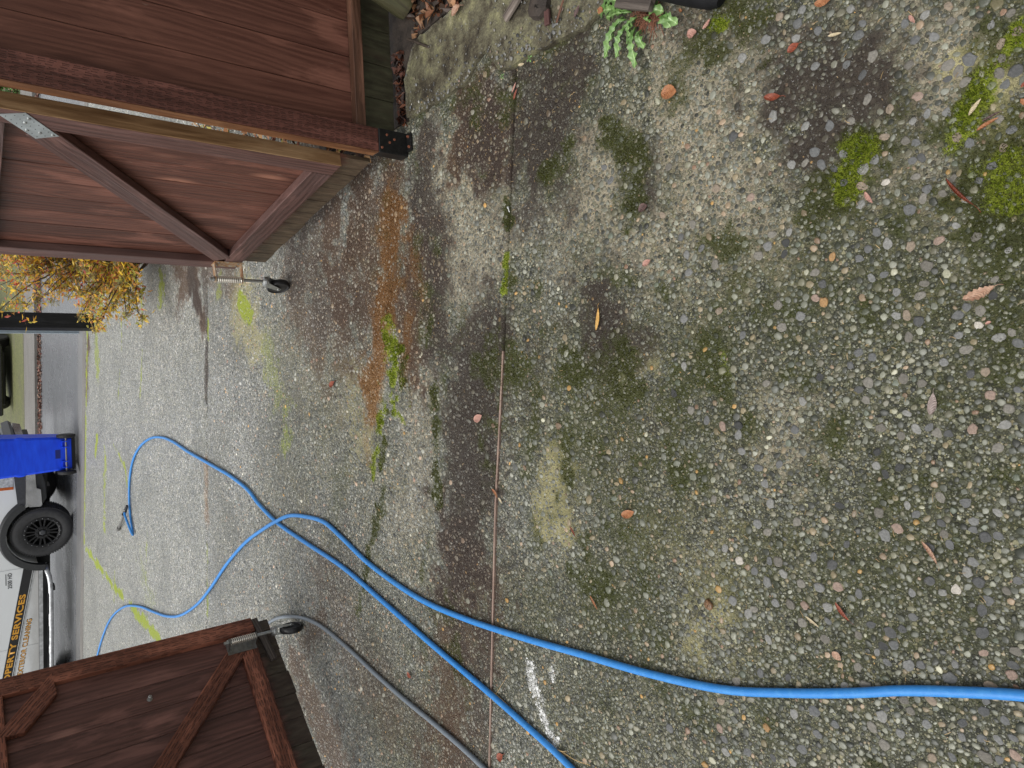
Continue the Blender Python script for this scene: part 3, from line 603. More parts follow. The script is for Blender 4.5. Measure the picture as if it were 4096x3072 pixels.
# ------------------------------------------------------------------ wood
def wood(name, lo, hi, incised=False, algae=None, knots=True, rough=.55, gloss=.35, fade=None, ax='z', light=None):
    t = NT(name); c0 = t.coord('Object'); oi = t.n('ObjectInfo')
    off = t.n('VectorMath', operation='SCALE'); cb = t.n('CombineXYZ')
    t.l(oi.outputs['Random'], cb.inputs[0]); t.l(oi.outputs['Random'], cb.inputs[1]); t.l(oi.outputs['Random'], cb.inputs[2])
    t.l(cb.outputs[0], off.inputs[0]); off.inputs['Scale'].default_value = 37.0
    ad = t.n('VectorMath', operation='ADD'); t.l(c0, ad.inputs[0]); t.l(off.outputs[0], ad.inputs[1]); c = ad.outputs[0]
    lowf = t.noise(t.mapping(c, (7, 7, .9)), 1, 3, .5, .6)
    grain = t.noise(t.mapping(c, (60, 60, 2.2)), 1, 5, .65, .8)
    fine = t.noise(t.mapping(c, (420, 420, 14)), 1, 3)
    # growth rings: bands distorted by low noise
    wv = t.math('SINE', t.math('MULTIPLY', t.math('ADD', t.n('SeparateXYZ').outputs[0], t.math('MULTIPLY', lowf, .16)), 260.0))
    sx = [n for n in t.t.nodes if n.bl_idname == 'ShaderNodeSeparateXYZ'][-1]; t.l(c, sx.inputs[0])
    f = t.math('ADD', t.math('MULTIPLY', grain, .62), t.math('MULTIPLY', t.math('ADD', wv, 1.0), .10)); f = t.math('ADD', f, t.math('MULTIPLY', fine, .2))
    mid = tuple((a + b) / 2 for a, b in zip(lo, hi))
    col = t.ramp(f, [(.28, lo), (.5, mid), (.72, hi)])
    tint = t.math('MULTIPLY_ADD', oi.outputs['Random'], .42, .60)
    col = t.mix(1.0, col, t.mix(1.0, (1, 1, 1), t.ramp(tint, [(0, (0, 0, 0)), (1, (1, 1, 1))]), 'MULTIPLY'), 'MULTIPLY')
    patch = t.sstep(t.noise(t.mapping(c, (9, 9, 2.2)), 1, 5, .6, .4), .50, .66)
    col = t.mix(t.math('MULTIPLY', patch, .5), col, tuple(x * 1.65 + .012 for x in hi) if not light else light)
    if knots:
        kv = t.voro(t.mapping(c, (6.5, 6.5, 2.1)), 1.0); kd = kv.outputs['Distance']
        kr = t.sstep(kd, .24, .04)
        ks = t.n('SeparateColor'); t.l(kv.outputs['Color'], ks.inputs[0]); kr = t.math('MULTIPLY', kr, t.math('GREATER_THAN', ks.outputs[0], .45))
        col = t.mix(t.math('MULTIPLY', kr, .75), col, (hi[0] * 2.0 + .03, hi[1] * 2.2 + .02, hi[2] * 2.2 + .01))
        col = t.mix(t.math('MULTIPLY', t.math('MULTIPLY', t.sstep(kd, .06, .02), kr), .7), col, (lo[0] * .6, lo[1] * .6, lo[2] * .6))
    scr = t.sstep(t.noise(t.mapping(c, (140, 140, 9)), 1, 2, .5, 1.2), .735, .775)
    col = t.mix(t.math('MULTIPLY', scr, .55), col, (.32, .24, .19))
    h = t.math('MULTIPLY', f, 1.0)
    if incised:
        vs = t.n('VectorMath', operation='MULTIPLY'); t.l(c0, vs.inputs[0]); vs.inputs[1].default_value = (110 / incised, 110 / incised, 26 / incised) 
        v = t.voro(vs.outputs[0], 1.0, rand=.55); sp = t.n('VectorMath', operation='SUBTRACT'); t.l(vs.outputs[0], sp.inputs[0]); t.l(v.outputs['Position'], sp.inputs[1])
        ss = t.n('SeparateXYZ'); t.l(sp.outputs[0], ss.inputs[0])
        dx = t.math('ABSOLUTE', ss.outputs[0]); dy = t.math('ABSOLUTE', ss.outputs[1]); dz = t.math('ABSOLUTE', ss.outputs[2])
        slot = t.math('MULTIPLY', t.math('MULTIPLY', t.sstep(dx, .20, .10), t.sstep(dy, .8, .6)), t.sstep(dz, .34, .26))
        col = t.mix(t.math('MULTIPLY', slot, .55 if incised > 1 else .45), col, (lo[0] * .22, lo[1] * .22, lo[2] * .22)); h = t.math('SUBTRACT', h, t.math('MULTIPLY', slot, 1.2))
    if algae:
        z0, z1, acol = algae
        sz = t.n('SeparateXYZ'); t.l(c0, sz.inputs[0])
        e = t.math('ADD', sz.outputs[2], t.math('MULTIPLY', t.math('SUBTRACT', t.noise(t.mapping(c, (30, 30, 6)), 1, 4), .5), .10))
        m = t.sstep(e, z1, z0)
        an = t.noise(t.mapping(c, (40, 40, 12)), 1, 5)
        col = t.mix(t.math('MULTIPLY', m, .9), col, t.ramp(an, [(.3, tuple(x * .45 for x in acol)), (.55, acol), (.8, tuple(x * 1.8 for x in acol))]))
    if fade: col = t.mix(t.math('MULTIPLY', t.sstep(lowf, .35, .65), fade[0]), col, fade[1])
    return t.fin(col, t.math('MULTIPLY_ADD', f, .3, rough - .15), t.bump(h, .004, .9), spec=gloss)
W_FENCE = wood('fence_board_stain', (.080, .027, .018), (.185, .075, .050), algae=(.16, .235, (.050, .055, .030)))
W_RGATE = wood('gate_board_stain', (.070, .027, .019), (.185, .074, .050), algae=(.20, .27, (.095, .072, .045)))
W_LGATE = wood('left_gate_board_stain', (.088, .042, .033), (.23, .107, .085), algae=(.20, .26, (.070, .062, .043)), fade=(.35, (.052, .026, .023)))
W_FRAME = wood('frame_stain', (.060, .028, .023), (.150, .075, .062), knots=False, fade=(.5, (.125, .085, .080)))
W_LFRAME = wood('left_frame_stain', (.125, .040, .025), (.32, .116, .068), incised=1.35, knots=False)
W_POST = wood('post_stain', (.070, .024, .017), (.17, .063, .046), incised=.8, knots=False)
W_TAN = wood('bare_tan_wood', (.17, .085, .034), (.44, .26, .125), knots=False, light=(.50, .33, .18))
W_ORNG = wood('sunbleached_post_face', (.10, .035, .015), (.30, .125, .05), knots=False, light=(.36, .18, .08))
W_RAIL = wood('rail_stain', (.060, .028, .016), (.16, .075, .045), knots=False)
W_MOSSY = wood('mossy_timber', (.03, .032, .014), (.10, .11, .045), knots=False, fade=(.5, (.055, .035, .025)))
W_GREY = wood('weathered_grey_wood', (.045, .035, .030), (.20, .165, .14), knots=False)
W_BLACK = wood('blackened_post', (.006, .006, .007), (.020, .020, .022), knots=False, gloss=.2, light=(.03, .03, .032))
M_ZINC = simple('zinc', (.42, .43, .42), .38, .85, .25, 40)
M_GALV = simple('galvanised_plate', (.50, .54, .55), .42, .75, .18, 25)
M_STEELD = simple('dull_steel', (.22, .215, .20), .45, .8, .3, 50, .2)
M_RUST = NT('rusty_bracket'); _c = M_RUST.coord('Object'); _n = M_RUST.noise(_c, 45, 5)
M_RUST = M_RUST.fin(M_RUST.ramp(_n, [(.35, (.42, .39, .33)), (.5, (.40, .25, .13)), (.65, (.24, .085, .025))]), .6, metal=M_RUST.math('MULTIPLY_ADD', _n, -.8, .7))
M_SCREW = simple('rusty_screw', (.25, .09, .05), .6, .4, .3, 300)
M_RUBBER = simple('black_rubber', (.012, .012, .013), .38, 0, .3, 60, .1)
M_BLACKM = simple('black_metal', (.012, .012, .012), .42, .3, .5, 90, .3)

def beam(name, p0, p1, w, th, mat, parent, side=(0, 1, 0), cut0=0.0, cut1=0.0):
    """a length of timber from p0 to p1; w across, th along 'side'; grain runs on its own z. cut slants the ends"""
    p0, p1 = Vector(p0), Vector(p1); zt = (p1 - p0); L = zt.length; zt.normalize()
    y = Vector(side); y = (y - zt * y.dot(zt)).normalized(); x = y.cross(zt)
    b = MB(); b.box(-w / 2, w / 2, -th / 2, th / 2, 0, L, .0025)
    for i, q in enumerate(b.v):
        z = q[2]
        if z < L / 2: z += cut0 * q[0]
        else: z += cut1 * q[0]
        b.v[i] = (q[0], q[1], z)
    o = b.build(name, mat, parent)
    m = Matrix((x, y, zt)).transposed().to_4x4(); m.translation = p0; o.matrix_local = m
    return o
def boards(parent, s0, s1, w, y0, y1, z0, z1, mat, gap=.0025, jit=.006, first=None):
    s = s0; i = 0
    while s < s1 - .01:
        ww = (first if (i == 0 and first) else w) + random.uniform(-.002, .002); e = min(s + ww, s1)
        dz = random.uniform(-jit, jit); dy = random.uniform(-.0012, .0012)
        b = MB(); b.box(-(e - s - gap) / 2, (e - s - gap) / 2, y0 + dy, y1 + dy, z0 + dz, z1 + random.uniform(-jit, jit), .002)
        o = b.build('board', mat, parent); o.location = ((s + e) / 2, 0, 0)
        s = e; i += 1
def screw_head(b, x, y, z, r=.004, ax='y', h=.002):
    b.lathe([(r, 0), (r * .8, h), (.0005, h)], 10, (x, y, z), ax)

def solo(name, b, nv, mat, parent):
    """each run of nv vertices becomes a piece of its own"""
    for k in range(len(b.v) // nv):
        c = MB(); c.v = b.v[k * nv:(k + 1) * nv]; ff = [f for f in b.f if k * nv <= f[0] < (k + 1) * nv]; c.f = [[i - k * nv for i in f] for f in ff]; c.mi = [0] * len(ff); c.build(name, mat, parent)
# ---- right gate, swung outwards, seen on its framed side
rg = empty('wooden_gate', (.969, 2.677, 0), math.atan2(.984, -.177))
tag(rg, 'reddish brown wooden gate with galvanised nail plate, swung open beside the yellow shrub', 'gate', 'driveway gates')
boards(rg, 0.0, 1.262, .14, -.019, 0.0, .118, 1.80, W_RGATE)
st_ = MB(); st_.box(-.044, .044, .002, .040, .256, 1.78, .0025); o = st_.build('stile', W_FRAME, rg); o.location = (.0495, 0, 0)
b = MB(); b.box(-.004, 0, -.0185, .0405, .255, 1.78, .0015); o = b.build('stile_edge', W_TAN, rg); tag(o, 'bare tan weathered edge of the hinge stile'); o.location = (.0045, 0, 0)
b = MB(); b.box(-.044, .044, .002, .040, .28, 1.78, .0025); o = b.build('stile', W_FRAME, rg); o.location = (1.249, 0, 0)
beam('bottom_rail', (.096, .021, .302), (1.202, .021, .322), .092, .038, W_FRAME, rg)
beam('top_rail', (.096, .021, 1.425), (1.202, .021, 1.395), .092, .038, W_FRAME, rg)
beam('diagonal_brace', (1.165, .022, .385), (.120, .022, 1.285), .094, .036, W_FRAME, rg)
# galvanised nail plate at the upper brace joint
b = MB(); c_pts = [(.004, 1.331), (.040, 1.400), (.160, 1.292), (.120, 1.229)]
b.prism(c_pts, .0405, .0425)
plate = b.build('nail_plate', M_GALV, rg)
b = MB(); b2 = MB()
for i in range(3):
    for j in range(7):
        u_, w_ = (i + .5) / 3, (j + .5) / 7
        s_ = (c_pts[0][0] * (1 - u_) + c_pts[1][0] * u_) * (1 - w_) + (c_pts[3][0] * (1 - u_) + c_pts[2][0] * u_) * w_
        z_ = (c_pts[0][1] * (1 - u_) + c_pts[1][1] * u_) * (1 - w_) + (c_pts[3][1] * (1 - u_) + c_pts[2][1] * u_) * w_
        if (i, j) in ((0, 1), (1, 2), (2, 4), (1, 5), (0, 6)): screw_head(b2, s_, .0425, z_, .0055, 'y', .004)
        else: b.box(s_ - .0022, s_ + .0022, .0424, .0428, z_ - .0012, z_ + .0012)
tag(b.build('nail_holes', M_BLACKM, plate), kind='stuff'); solo('nail', b2, 30, M_ZINC, plate)
def caster(parent, s, yo, z_bot, z_top, wheel_ang, label_mat, plate_w=.035, trail=.045, tilt=0.0):
    """spring loaded gate wheel: back plate, two bracket arms, rod with spring, swivel fork and wheel"""
    b = MB(); b.box(s - plate_w, s + plate_w, .041, .044, z_bot - .005, z_top + .005)
    br = b.build('caster_bracket', label_mat, parent)
    for z_ in (z_bot, z_top):
        a = MB(); a.prism([(s - .019, .044), (s + .019, .044), (s + .019, yo - .004)] + [(s + .019 * math.cos(k), yo + .019 * math.sin(k)) for k in np.linspace(0, math.pi, 7)] + [(s - .019, yo - .004)], z_ - .002, z_ + .002, 'z')
        a.build('bracket_arm', label_mat, br)
    b = MB()
    for dz in (.02, -.02):
        for ds in (-.02, .02): screw_head(b, s + ds, .044, (z_top - .02 if dz > 0 else z_bot + .02), .006, 'y', .003)
    solo('bracket_screw', b, 30, M_STEELD, br)
    b = MB(); b.tube([(s, yo, .14), (s, yo, z_top + .028)], .0085, 12); b.lathe([(.014, 0), (.014, .007)], 12, (s, yo, z_top + .006), 'z'); b.build('rod', M_ZINC, br, True)
    b = MB(); n = 13; pts = []
    for i in range(n * 14 + 1): a = 2 * math.pi * i / 14; pts.append((s + .0155 * math.cos(a), yo + .0155 * math.sin(a), z_bot + .006 + (z_top - z_bot - .012) * i / (n * 14)))
    b.tube(pts, .0027, 6); b.build('spring', simple('bright_spring', (.70, .66, .58), .35, .8, .1, 20) if 'bright_spring' not in bpy.data.materials else bpy.data.materials['bright_spring'], br, True)
    ca, sa = math.cos(wheel_ang), math.sin(wheel_ang)
    yk = MB(); yk.lathe([(.012, .165), (.024, .160), (.027, .152), (.027, .143), (.020, .136)], 18, (0, 0, 0), 'z')
    for sd in (-1, 1): yk.prism([(-.022, .142), (.026, .142), (trail + .013, .066), (trail + .009, .052), (trail - .006, .050), (trail - .014, .060)], sd * .0195 - .0015, sd * .0195 + .0015)
    yk.box(-.023, .027, -.021, .021, .139, .143)
    fk = yk.build('fork', M_ZINC, br); fk.location = (s, yo, 0); fk.rotation_euler = (0, 0, wheel_ang)
    wh = MB(); R = .0625
    wh.lathe([(.010, -.015), (.030, -.012), (.050, -.012), (.054, -.0155), (.0585, -.0155), (R, -.010), (R + .0005, 0), (R, .010), (.0585, .0155), (.054, .0155), (.050, .012), (.030, .012), (.010, .015)], 32, (trail, 0, R), 'y')
    w = wh.build('wheel', M_RUBBER, br, True); w.location = fk.location; w.rotation_euler = fk.rotation_euler
    ax = MB(); ax.lathe([(.004, -.026), (.0075, -.025), (.008, -.022), (.008, .022), (.0075, .025), (.004, .026)], 12, (trail, 0, R), 'y'); a = ax.build('axle_bolt', M_ZINC, br, True); a.location = fk.location; a.rotation_euler = fk.rotation_euler
    return br
caster(rg, 1.218, .128, .275, .415, math.radians(8), M_RUST, trail=.05)

# ---- left gate
lg = empty('wooden_gate', (-1.302, 4.158, 0), math.atan2(-.762, -.647))
tag(lg, 'dark brown wooden gate with bright red brown braces, open below the white pickup', 'gate', 'driveway gates')
boards(lg, 0.0, 1.30, .14, -.019, 0.0, .117, 1.80, W_LGATE, jit=.006, first=.072)
def upright(name, s, z0, z1, w=.089): 
    b = MB(); b.box(-w / 2, w / 2, .002, .040, z0, z1, .003); o = b.build(name, W_LFRAME, lg); o.location = (s, 0, 0); return o
upright('stile', .036, .222, 1.78); upright('stile', 1.255, .222, 1.78)
beam('bottom_rail', (.082, .021, .284), (1.209, .021, .306), .089, .038, W_LFRAME, lg)
beam('top_rail', (.082, .021, 1.434), (1.209, .021, 1.452), .089, .038, W_LFRAME, lg)
beam('diagonal_brace', (.165, .0215, .338), (1.19, .0215, 1.33), .089, .038, W_LFRAME, lg)
beam('corner_brace', (.084, .0215, 1.186), (.288, .0215, 1.382), .089, .038, W_LFRAME, lg, cut0=.9, cut1=-.9)
b = MB(); b.tube([(.287, 0, .805), (.287, .022, .805)], .006, 12); b.lathe([(.0095, .0), (.0095, .006), (.006, .008)], 6, (.287, .020, .805), 'y'); b.lathe([(.013, 0), (.013, .0015)], 16, (.287, .001, .805), 'y')
b.build('bolt', M_ZINC, lg)
caster(lg, .150, .100, .250, .395, math.radians(40), M_STEELD, plate_w=.042, trail=.03)
beam('drop_bar', (-.005, .016, .205), (.275, .016, .172), .038, .03, W_GREY, lg)

# ---- right fence: boards, rail, corner post in its metal shoe
fn = empty('fence', (1.027, 2.61, 0))
tag(fn, 'reddish brown board fence with a dark steel post shoe, at the right of the driveway', 'fence')
boards(fn, .052, 1.60, .144, .012, .031, .025, 1.85, W_FENCE, jit=.004)
b = MB(); b.box(-.0475, .0475, -.0475, .0105, .138, 1.88, .003); b.build('post', W_POST, fn)
b = MB(); b.box(-.0500, -.0478, -.0465, .0100, .1385, 1.87); tag(b.build('post_face', W_ORNG, fn), 'sun bleached orange tan side of the post')
b = MB(); b.box(-.049, .049, -.049, .0115, .0, .1375, .003); shoe = b.build('post_shoe', M_BLACKM, fn)
b = MB()
for dx, dz in ((-.030, .125), (-.004, .088), (.026, .10), (.012, .065)): screw_head(b, dx, -.049, dz, .0055, 'y', -.0035)
solo('shoe_screw', b, 30, M_SCREW, shoe)
b = MB(); b.box(-.03, .045, -.085, -.0485, .0, .006); fo = b.build('shoe_foot', M_BLACKM, fn)
b = MB(); screw_head(b, -.012, -.068, .006, .006, 'z', .006); screw_head(b, .032, -.062, .006, .006, 'z', .006); solo('anchor_bolt', b, 30, M_SCREW, fo)
b = MB(); b.box(.05, 1.6, -.032, .0085, .183, .226, .002); 
rail = MB(); rail.box(-.0215, .0215, -.0202, .0202, 0, .53, .002); o = rail.build('rail', W_RAIL, fn); o.rotation_euler = (0, math.pi / 2, 0); o.location = (.050, -.012, .2045)
rail2 = MB(); rail2.box(-.0215, .0215, -.0202, .0202, 0, 1.5, .002); o = rail2.build('rail', W_RAIL, fn); o.rotation_euler = (0, math.pi / 2, 0); o.location = (.050, -.012, 1.55)
# leaning mossy timber at the fence foot
b = MB(); b.lathe([(.02, -.006), (.056, .0), (.062, .02), (.062, .6), (.055, .62)], 14, (0, 0, 0), 'z')
tb = b.build('landscape_timber', W_MOSSY, None, True); tag(tb, 'thick mossy green timber leaning on the fence beside the concrete footing', 'timber')
tb.location = (1.565, 2.47, .02); tb.rotation_euler = (math.radians(-8), math.radians(24), 0)

# concrete footing at the corner, with soil and litter behind it
t_ = NT('mossy_footing'); c_ = t_.coord('Object'); n_ = t_.noise(c_, 7, 6); f_ = t_.noise(c_, 150, 4)
n2_ = t_.noise(c_, 22, 6, .7)
cc = t_.ramp(t_.math('ADD', t_.math('MULTIPLY', n_, .55), t_.math('MULTIPLY', n2_, .45)), [(.37, (.018, .014, .010)), (.45, (.060, .050, .030)), (.53, (.13, .12, .075)), (.60, (.20, .19, .10)), (.70, (.36, .335, .22))])
cc = t_.mix(.45, cc, t_.mix(1.0, cc, t_.ramp(f_, [(.3, (.3, .3, .3)), (.7, (1.6, 1.6, 1.6))]), 'MULTIPLY'))
MAT_FOOT = t_.fin(cc, .6, t_.bump(t_.math('ADD', f_, t_.noise(c_, 40, 3)), .006, .7))
def poly_slab(name, out, z0, z1, mat, res=.03, rough=.003):
    bm = bmesh.new(); pts = []
    for (ax, ay), (bx, by) in zip(out, out[1:] + out[:1]):
        L = math.hypot(bx - ax, by - ay); k = max(1, int(L / res))
        for i in range(k):
            t = i / k; n = (vnoise(np.array([(ax + (bx - ax) * t) * 40]), np.array([(ay + (by - ay) * t) * 40]))[0] - .5) * .016
            pts.append((ax + (bx - ax) * t + n, ay + (by - ay) * t - n))
    vs = [bm.verts.new((x, y, z1)) for x, y in pts]
    f = bm.faces.new(vs)
    if f.normal.z < 0: f.normal_flip()
    r = bmesh.ops.extrude_face_region(bm, geom=[f]); 
    for e in r['geom']:
        if isinstance(e, bmesh.types.BMVert): e.co.z = z1
    for v_ in vs: v_.co.z = z0
    bm.normal_update(); top = [f_ for f_ in bm.faces if abs(f_.calc_center_median().z - z1) < 1e-5]
    r = bmesh.ops.inset_region(bm, faces=top, thickness=.006, depth=.005)
    bmesh.ops.recalc_face_normals(bm, faces=bm.faces)
    me = bpy.data.meshes.new(name); bm.to_mesh(me); bm.free(); me.materials.append(mat)
    return link(name, me)
foot = [(1.298, 2.540), (1.40, 2.47), (1.423, 2.41), (1.43, 2.10), (1.46, 1.7), (1.40, 1.25), (1.14, 1.33), (1.074, 1.501), (1.091, 1.757), (1.09, 1.868), (1.108, 1.916), (1.20, 1.99), (1.181, 2.058), (1.13, 2.109), (1.122, 2.40), (1.128, 2.535)]
tag(poly_slab('concrete_footing', foot, -.05, .016, MAT_FOOT), kind='structure')
b = MB(); soil = [(1.125, 2.545), (1.32, 2.542), (1.435, 2.42), (1.45, 2.05), (1.50, 1.7), (1.45, 1.0), (4.5, .6), (4.5, 3.4), (1.125, 3.4)]
b.prism(soil, -.06, .009, 'z'); tag(b.build('soil_bed', MAT_SOIL), kind='structure')

t_ = NT('grit'); a_ = attr_col(t_, 'stone'); M_GRIT = t_.fin(a_.outputs['Color'], .5)
gx = rng.uniform(1.07, 1.42, 2600); gy = rng.uniform(1.35, 2.53, 2600); inn = inside(gx, gy, foot)
edge_w = np.exp(-((gx - 1.13) / .05) ** 2) + .12 + .9 * ((gy > 1.9) & (gy < 2.12) & (gx < 1.2)); sel = inn & (rng.random(2600) < edge_w); gx, gy = gx[sel], gy[sel]
gv, gq, gt, gc = stones(gx, gy, np.clip(np.exp(rng.normal(math.log(.0030), .5, len(gx))), .0012, .008), PAL[rng.choice(len(PAL), len(gx), p=PW)] * .9, 7, RB_); gv[:, 2] += .017 - np.repeat(relief(gx, gy), 22)[:len(gv)]
me = np_mesh('grit', gv, [gq, gt], {'stone': gc}); me.materials.append(M_GRIT); tag(link('grit', me), kind='stuff')
# ---- black drain pipes, wood scraps, steel pin by the corner
b = MB()
pA = gd(1395, -25); pB = gd(1560, 12)
b.tube([(1.14, 1.33, .045), (1.045, 1.17, .045), (.99, 1.085, .043), (.955, 1.03, .038), (.94, 1.01, .03)], [.042, .042, .040, .036, .022], 16)
b.tube([(1.20, 1.22, .05), (1.10, 1.05, .048), (1.02, .955, .045), (.99, .92, .04)], [.042, .042, .040, .025], 16)
o = b.build('drain_pipe', simple('black_plastic', (.006, .006, .007), .72, 0, .4, 30, .3, spec=.25), None, True); tag(o, 'black plastic drain pipes lying at the driveway edge beside the green weed', 'pipe')
def scrap(name, q0, q1, w, th, mat, label, cat, z=.02, zl=0.0, z2=None):
    p0 = ground_at(*q0, z); p1 = ground_at(*q1, z2 if z2 is not None else z)
    o = beam(name, p0, p1, w, th, mat, None, side=(0, 0, 1)); return tag(o, label, cat)
scrap('wood_stake', (2020, 78), (2110, -70), .030, .014, W_GREY, 'dark weathered wood stake lying on the concrete footing', 'wood scrap', .026)
scrap('bark_chunk', (2190, 100), (2188, 40), .022, .012, wood('wine_red_bark', (.03, .012, .012), (.09, .04, .035), knots=False), 'wet wine red bark chunk on the concrete footing', 'wood scrap', .024)
scrap('wood_splinter', (2226, 92), (2262, -30), .008, .006, W_RAIL, 'long reddish wood splinter beside the wine red bark chunk', 'wood scrap', .024)
scrap('wood_plank', (2474, -6), (2612, 6), .05, .022, W_GREY, 'grey plank end lying above the green dandelion weed', 'wood scrap', .05)
b = MB(); p0, p1 = ground_at(1655, 165, .035), ground_at(1738, 197, .0)
b.tube([p0 + (p0 - p1) * .3, p0, p1, p1 - Vector((0, 0, .03))], .0055, 10); tag(b.build('steel_pin', simple('brown_steel', (.06, .045, .035), .6, .5, .4, 120, .3), None, True), 'bent rusty steel pin standing in the mossy concrete footing', 'pin')
b = MB(); q = [ground_at(*p, .022) for p in ((2150, 72), (2180, 100), (2198, 130), (2206, 158))]; b.tube(q, .0014, 6); tag(b.build('twig', W_GREY, None, True), 'thin brown twig on the concrete footing below the bark chunk', 'twig')
b = MB(); c0 = ground_at(2155, 20, .03)
rr = random.Random(4); vs = []
b.lathe([(.01, -.004), (.045, .0), (.04, .018), (.018, .026), (.002, .027)], 12, (c0.x, c0.y, .018), 'z')
b.v = [(x + rr.uniform(-.007, .007), y + rr.uniform(-.007, .007), z + rr.uniform(-.003, .003)) for x, y, z in b.v]; tag(b.build('dirt_clod', MAT_SOIL, None, True), 'dark crumbly clod of earth on the concrete footing', 'clod')

# ------------------------------------------------------------------ hoses
def smooth_path(pts, n=10):
    P = [Vector(p) for p in pts]; P = [P[0] * 2 - P[1]] + P + [P[-1] * 2 - P[-2]]; out = []
    for i in range(1, len(P) - 2):
        for k in range(n):
            t = k / n; a, b_, c, d = P[i - 1], P[i], P[i + 1], P[i + 2]
            out.append(.5 * ((2 * b_) + (c - a) * t + (2 * a - 5 * b_ + 4 * c - d) * t * t + (3 * b_ - a - 3 * c + d) * t ** 3))
    out.append(P[-2]); return out
def hose_mat(name, col, stripe):
    t = NT(name); c = t.coord('UV'); n = t.noise(t.coord('Object'), 60, 4); d = t.noise(t.coord('Object'), 400, 2)
    cc = t.mix(t.math('MULTIPLY', t.sstep(n, .4, .75), .35), col, stripe)
    cc = t.mix(t.sstep(d, .70, .74), cc, tuple(x * .25 for x in col))
    return t.fin(cc, t.math('MULTIPLY_ADD', n, .25, .28), t.bump(t.noise(t.coord('Object'), 900, 2), .0008, .25), spec=.5)
M_BLUE = hose_mat('blue_hose', (.030, .22, .60), (.10, .36, .70)); M_GREYH = hose_mat('grey_hose', (.17, .20, .23), (.24, .27, .30))
def lay(pts, r, lift=None):
    """pts in quarter-scale photo pixels on the ground, resting on the pebbles"""
    P = []
    for i, p in enumerate(pts):
        h = (p[2] if len(p) > 2 else 0.0) + r + .004
        q = gd(p[0], p[1], h); P.append(q)
    return smooth_path(P, 10)
R_H = .0112
h1 = [(2290, 1517), (2212, 1503), (2100, 1496), (1950, 1492), (1840, 1497), (1700, 1497), (1560, 1489), (1400, 1455), (1250, 1412), (1130, 1378), (1000, 1335), (900, 1290), (800, 1220), (740, 1163), (700, 1128), (660, 1116, .005), (625, 1114, .012), (597, 1126, .028), (570, 1142, .012), (530, 1172), (490, 1218), (455, 1270), (425, 1306), (390, 1329), (360, 1331), (330, 1321), (300, 1310), (268, 1311), (240, 1335), (222, 1375), (208, 1425), (196, 1480)]
b = MB(); b.tube(lay(h1, R_H), R_H, 14); o = b.build('garden_hose', M_BLUE, None, True); tag(o, 'blue garden hose snaking from the lower right across the driveway to behind the left gate', 'hose', 'blue hoses')
h2 = [(1262, 1690), (1225, 1650), (1170, 1598), (1060, 1500), (930, 1390), (830, 1302), (740, 1225), (660, 1172), (600, 1130), (560, 1090), (535, 1058), (500, 1030), (470, 1012), (440, 995), (405, 975), (375, 955), (350, 945), (325, 947), (302, 965), (287, 995), (280, 1035), (279, 1075), (281, 1110), (285, 1138), (287.5, 1154, .004), (284.5, 1152, .02), (277, 1133, .035), (270, 1114, .045), (269, 1107, .045)]
b = MB(); b.tube(lay(h2, R_H), R_H, 14); hz = b.build('garden_hose', M_BLUE, None, True); tag(hz, 'blue garden hose that ends in a black spray nozzle on the driveway', 'hose', 'blue hoses')
n0 = gd(269.5, 1107, .055); n1 = gd(272.5, 1098, .05); n2 = gd(268, 1112, .06); n3 = gd(257, 1140, .02)
b = MB(); b.tube([n0, n1, n1 + (n1 - n0) * .6], [.017, .016, .012], 12); b.tube([n2, (n2 + n0) / 2 + Vector((0, 0, .01))], .018, 12)
noz = b.build('spray_nozzle', M_BLACKM, hz, True)
b = MB(); b.tube([n2, n3], [.011, .013], 12); b.tube([n3 + (n3 - n2) * .0, n3 + (n3 - n2) * .12], [.021, .023], 14); b.build('nozzle_barrel', M_STEELD, noz, True)
b = MB(); b.lathe([(.0185, -.003), (.0185, .003)], 14, tuple((n0 + n1) / 2), 'x'); b.build('nozzle_ring', M_ZINC, noz, True)
h3 = [(1075, 1690), (1045, 1659), (990, 1608), (930, 1557), (870, 1508), (810, 1455), (760, 1408), (710, 1365), (680, 1345), (650, 1334), (620, 1332), (595, 1337), (575, 1352), (560, 1385), (550, 1430)]
b = MB(); b.tube(lay(h3, .0098), .0098, 14); o = b.build('grey_hose', M_GREYH, None, True); tag(o, 'thin grey hose curving from under the left gate wheel to the bottom edge', 'hose')
# ------------------------------------------------------------------ white pickup across the apron, seen from its side
O_T = ground_at(158 * PX, 1140 * PX, -.05)
tr = empty('pickup_truck', tuple(O_T), math.atan2(-.321, .947))
tag(tr, 'white pickup truck with black wheel flares and gold lettering, parked at the kerb', 'pickup truck')
t_ = NT('white_paint'); c_ = t_.coord('Object'); n_ = t_.noise(t_.mapping(c_, (3, 3, 9)), 1, 5); s_ = t_.n('SeparateXYZ'); t_.l(c_, s_.inputs[0])
dirt = t_.math('MULTIPLY', t_.sstep(t_.math('ADD', s_.outputs[2], t_.math('MULTIPLY', n_, -.25)), .60, .30), .55)
sp = t_.sstep(t_.noise(c_, 120, 3), .62, .70)
cc = t_.mix(dirt, (.66, .68, .69), (.22, .20, .17)); cc = t_.mix(t_.math('MULTIPLY', sp, dirt), cc, (.10, .09, .08))
M_WHITE = t_.fin(cc, .28, spec=.5, coat=.5, coat_r=.1)
M_FLARE = simple('black_flare_plastic', (.016, .017, .018), .42, 0, .3, 40)
M_DARKP = simple('dark_grey_trim', (.035, .037, .042), .35, 0, .3, 20)
M_CHROME = simple('dull_chrome', (.42, .42, .43), .22, .9, .25, 9)
M_SILVER = simple('dirty_aluminium', (.46, .47, .48), .36, .75, .3, 15)
M_GLASS = simple('dark_glass', (.012, .015, .017), .06, 0, .2, 5)
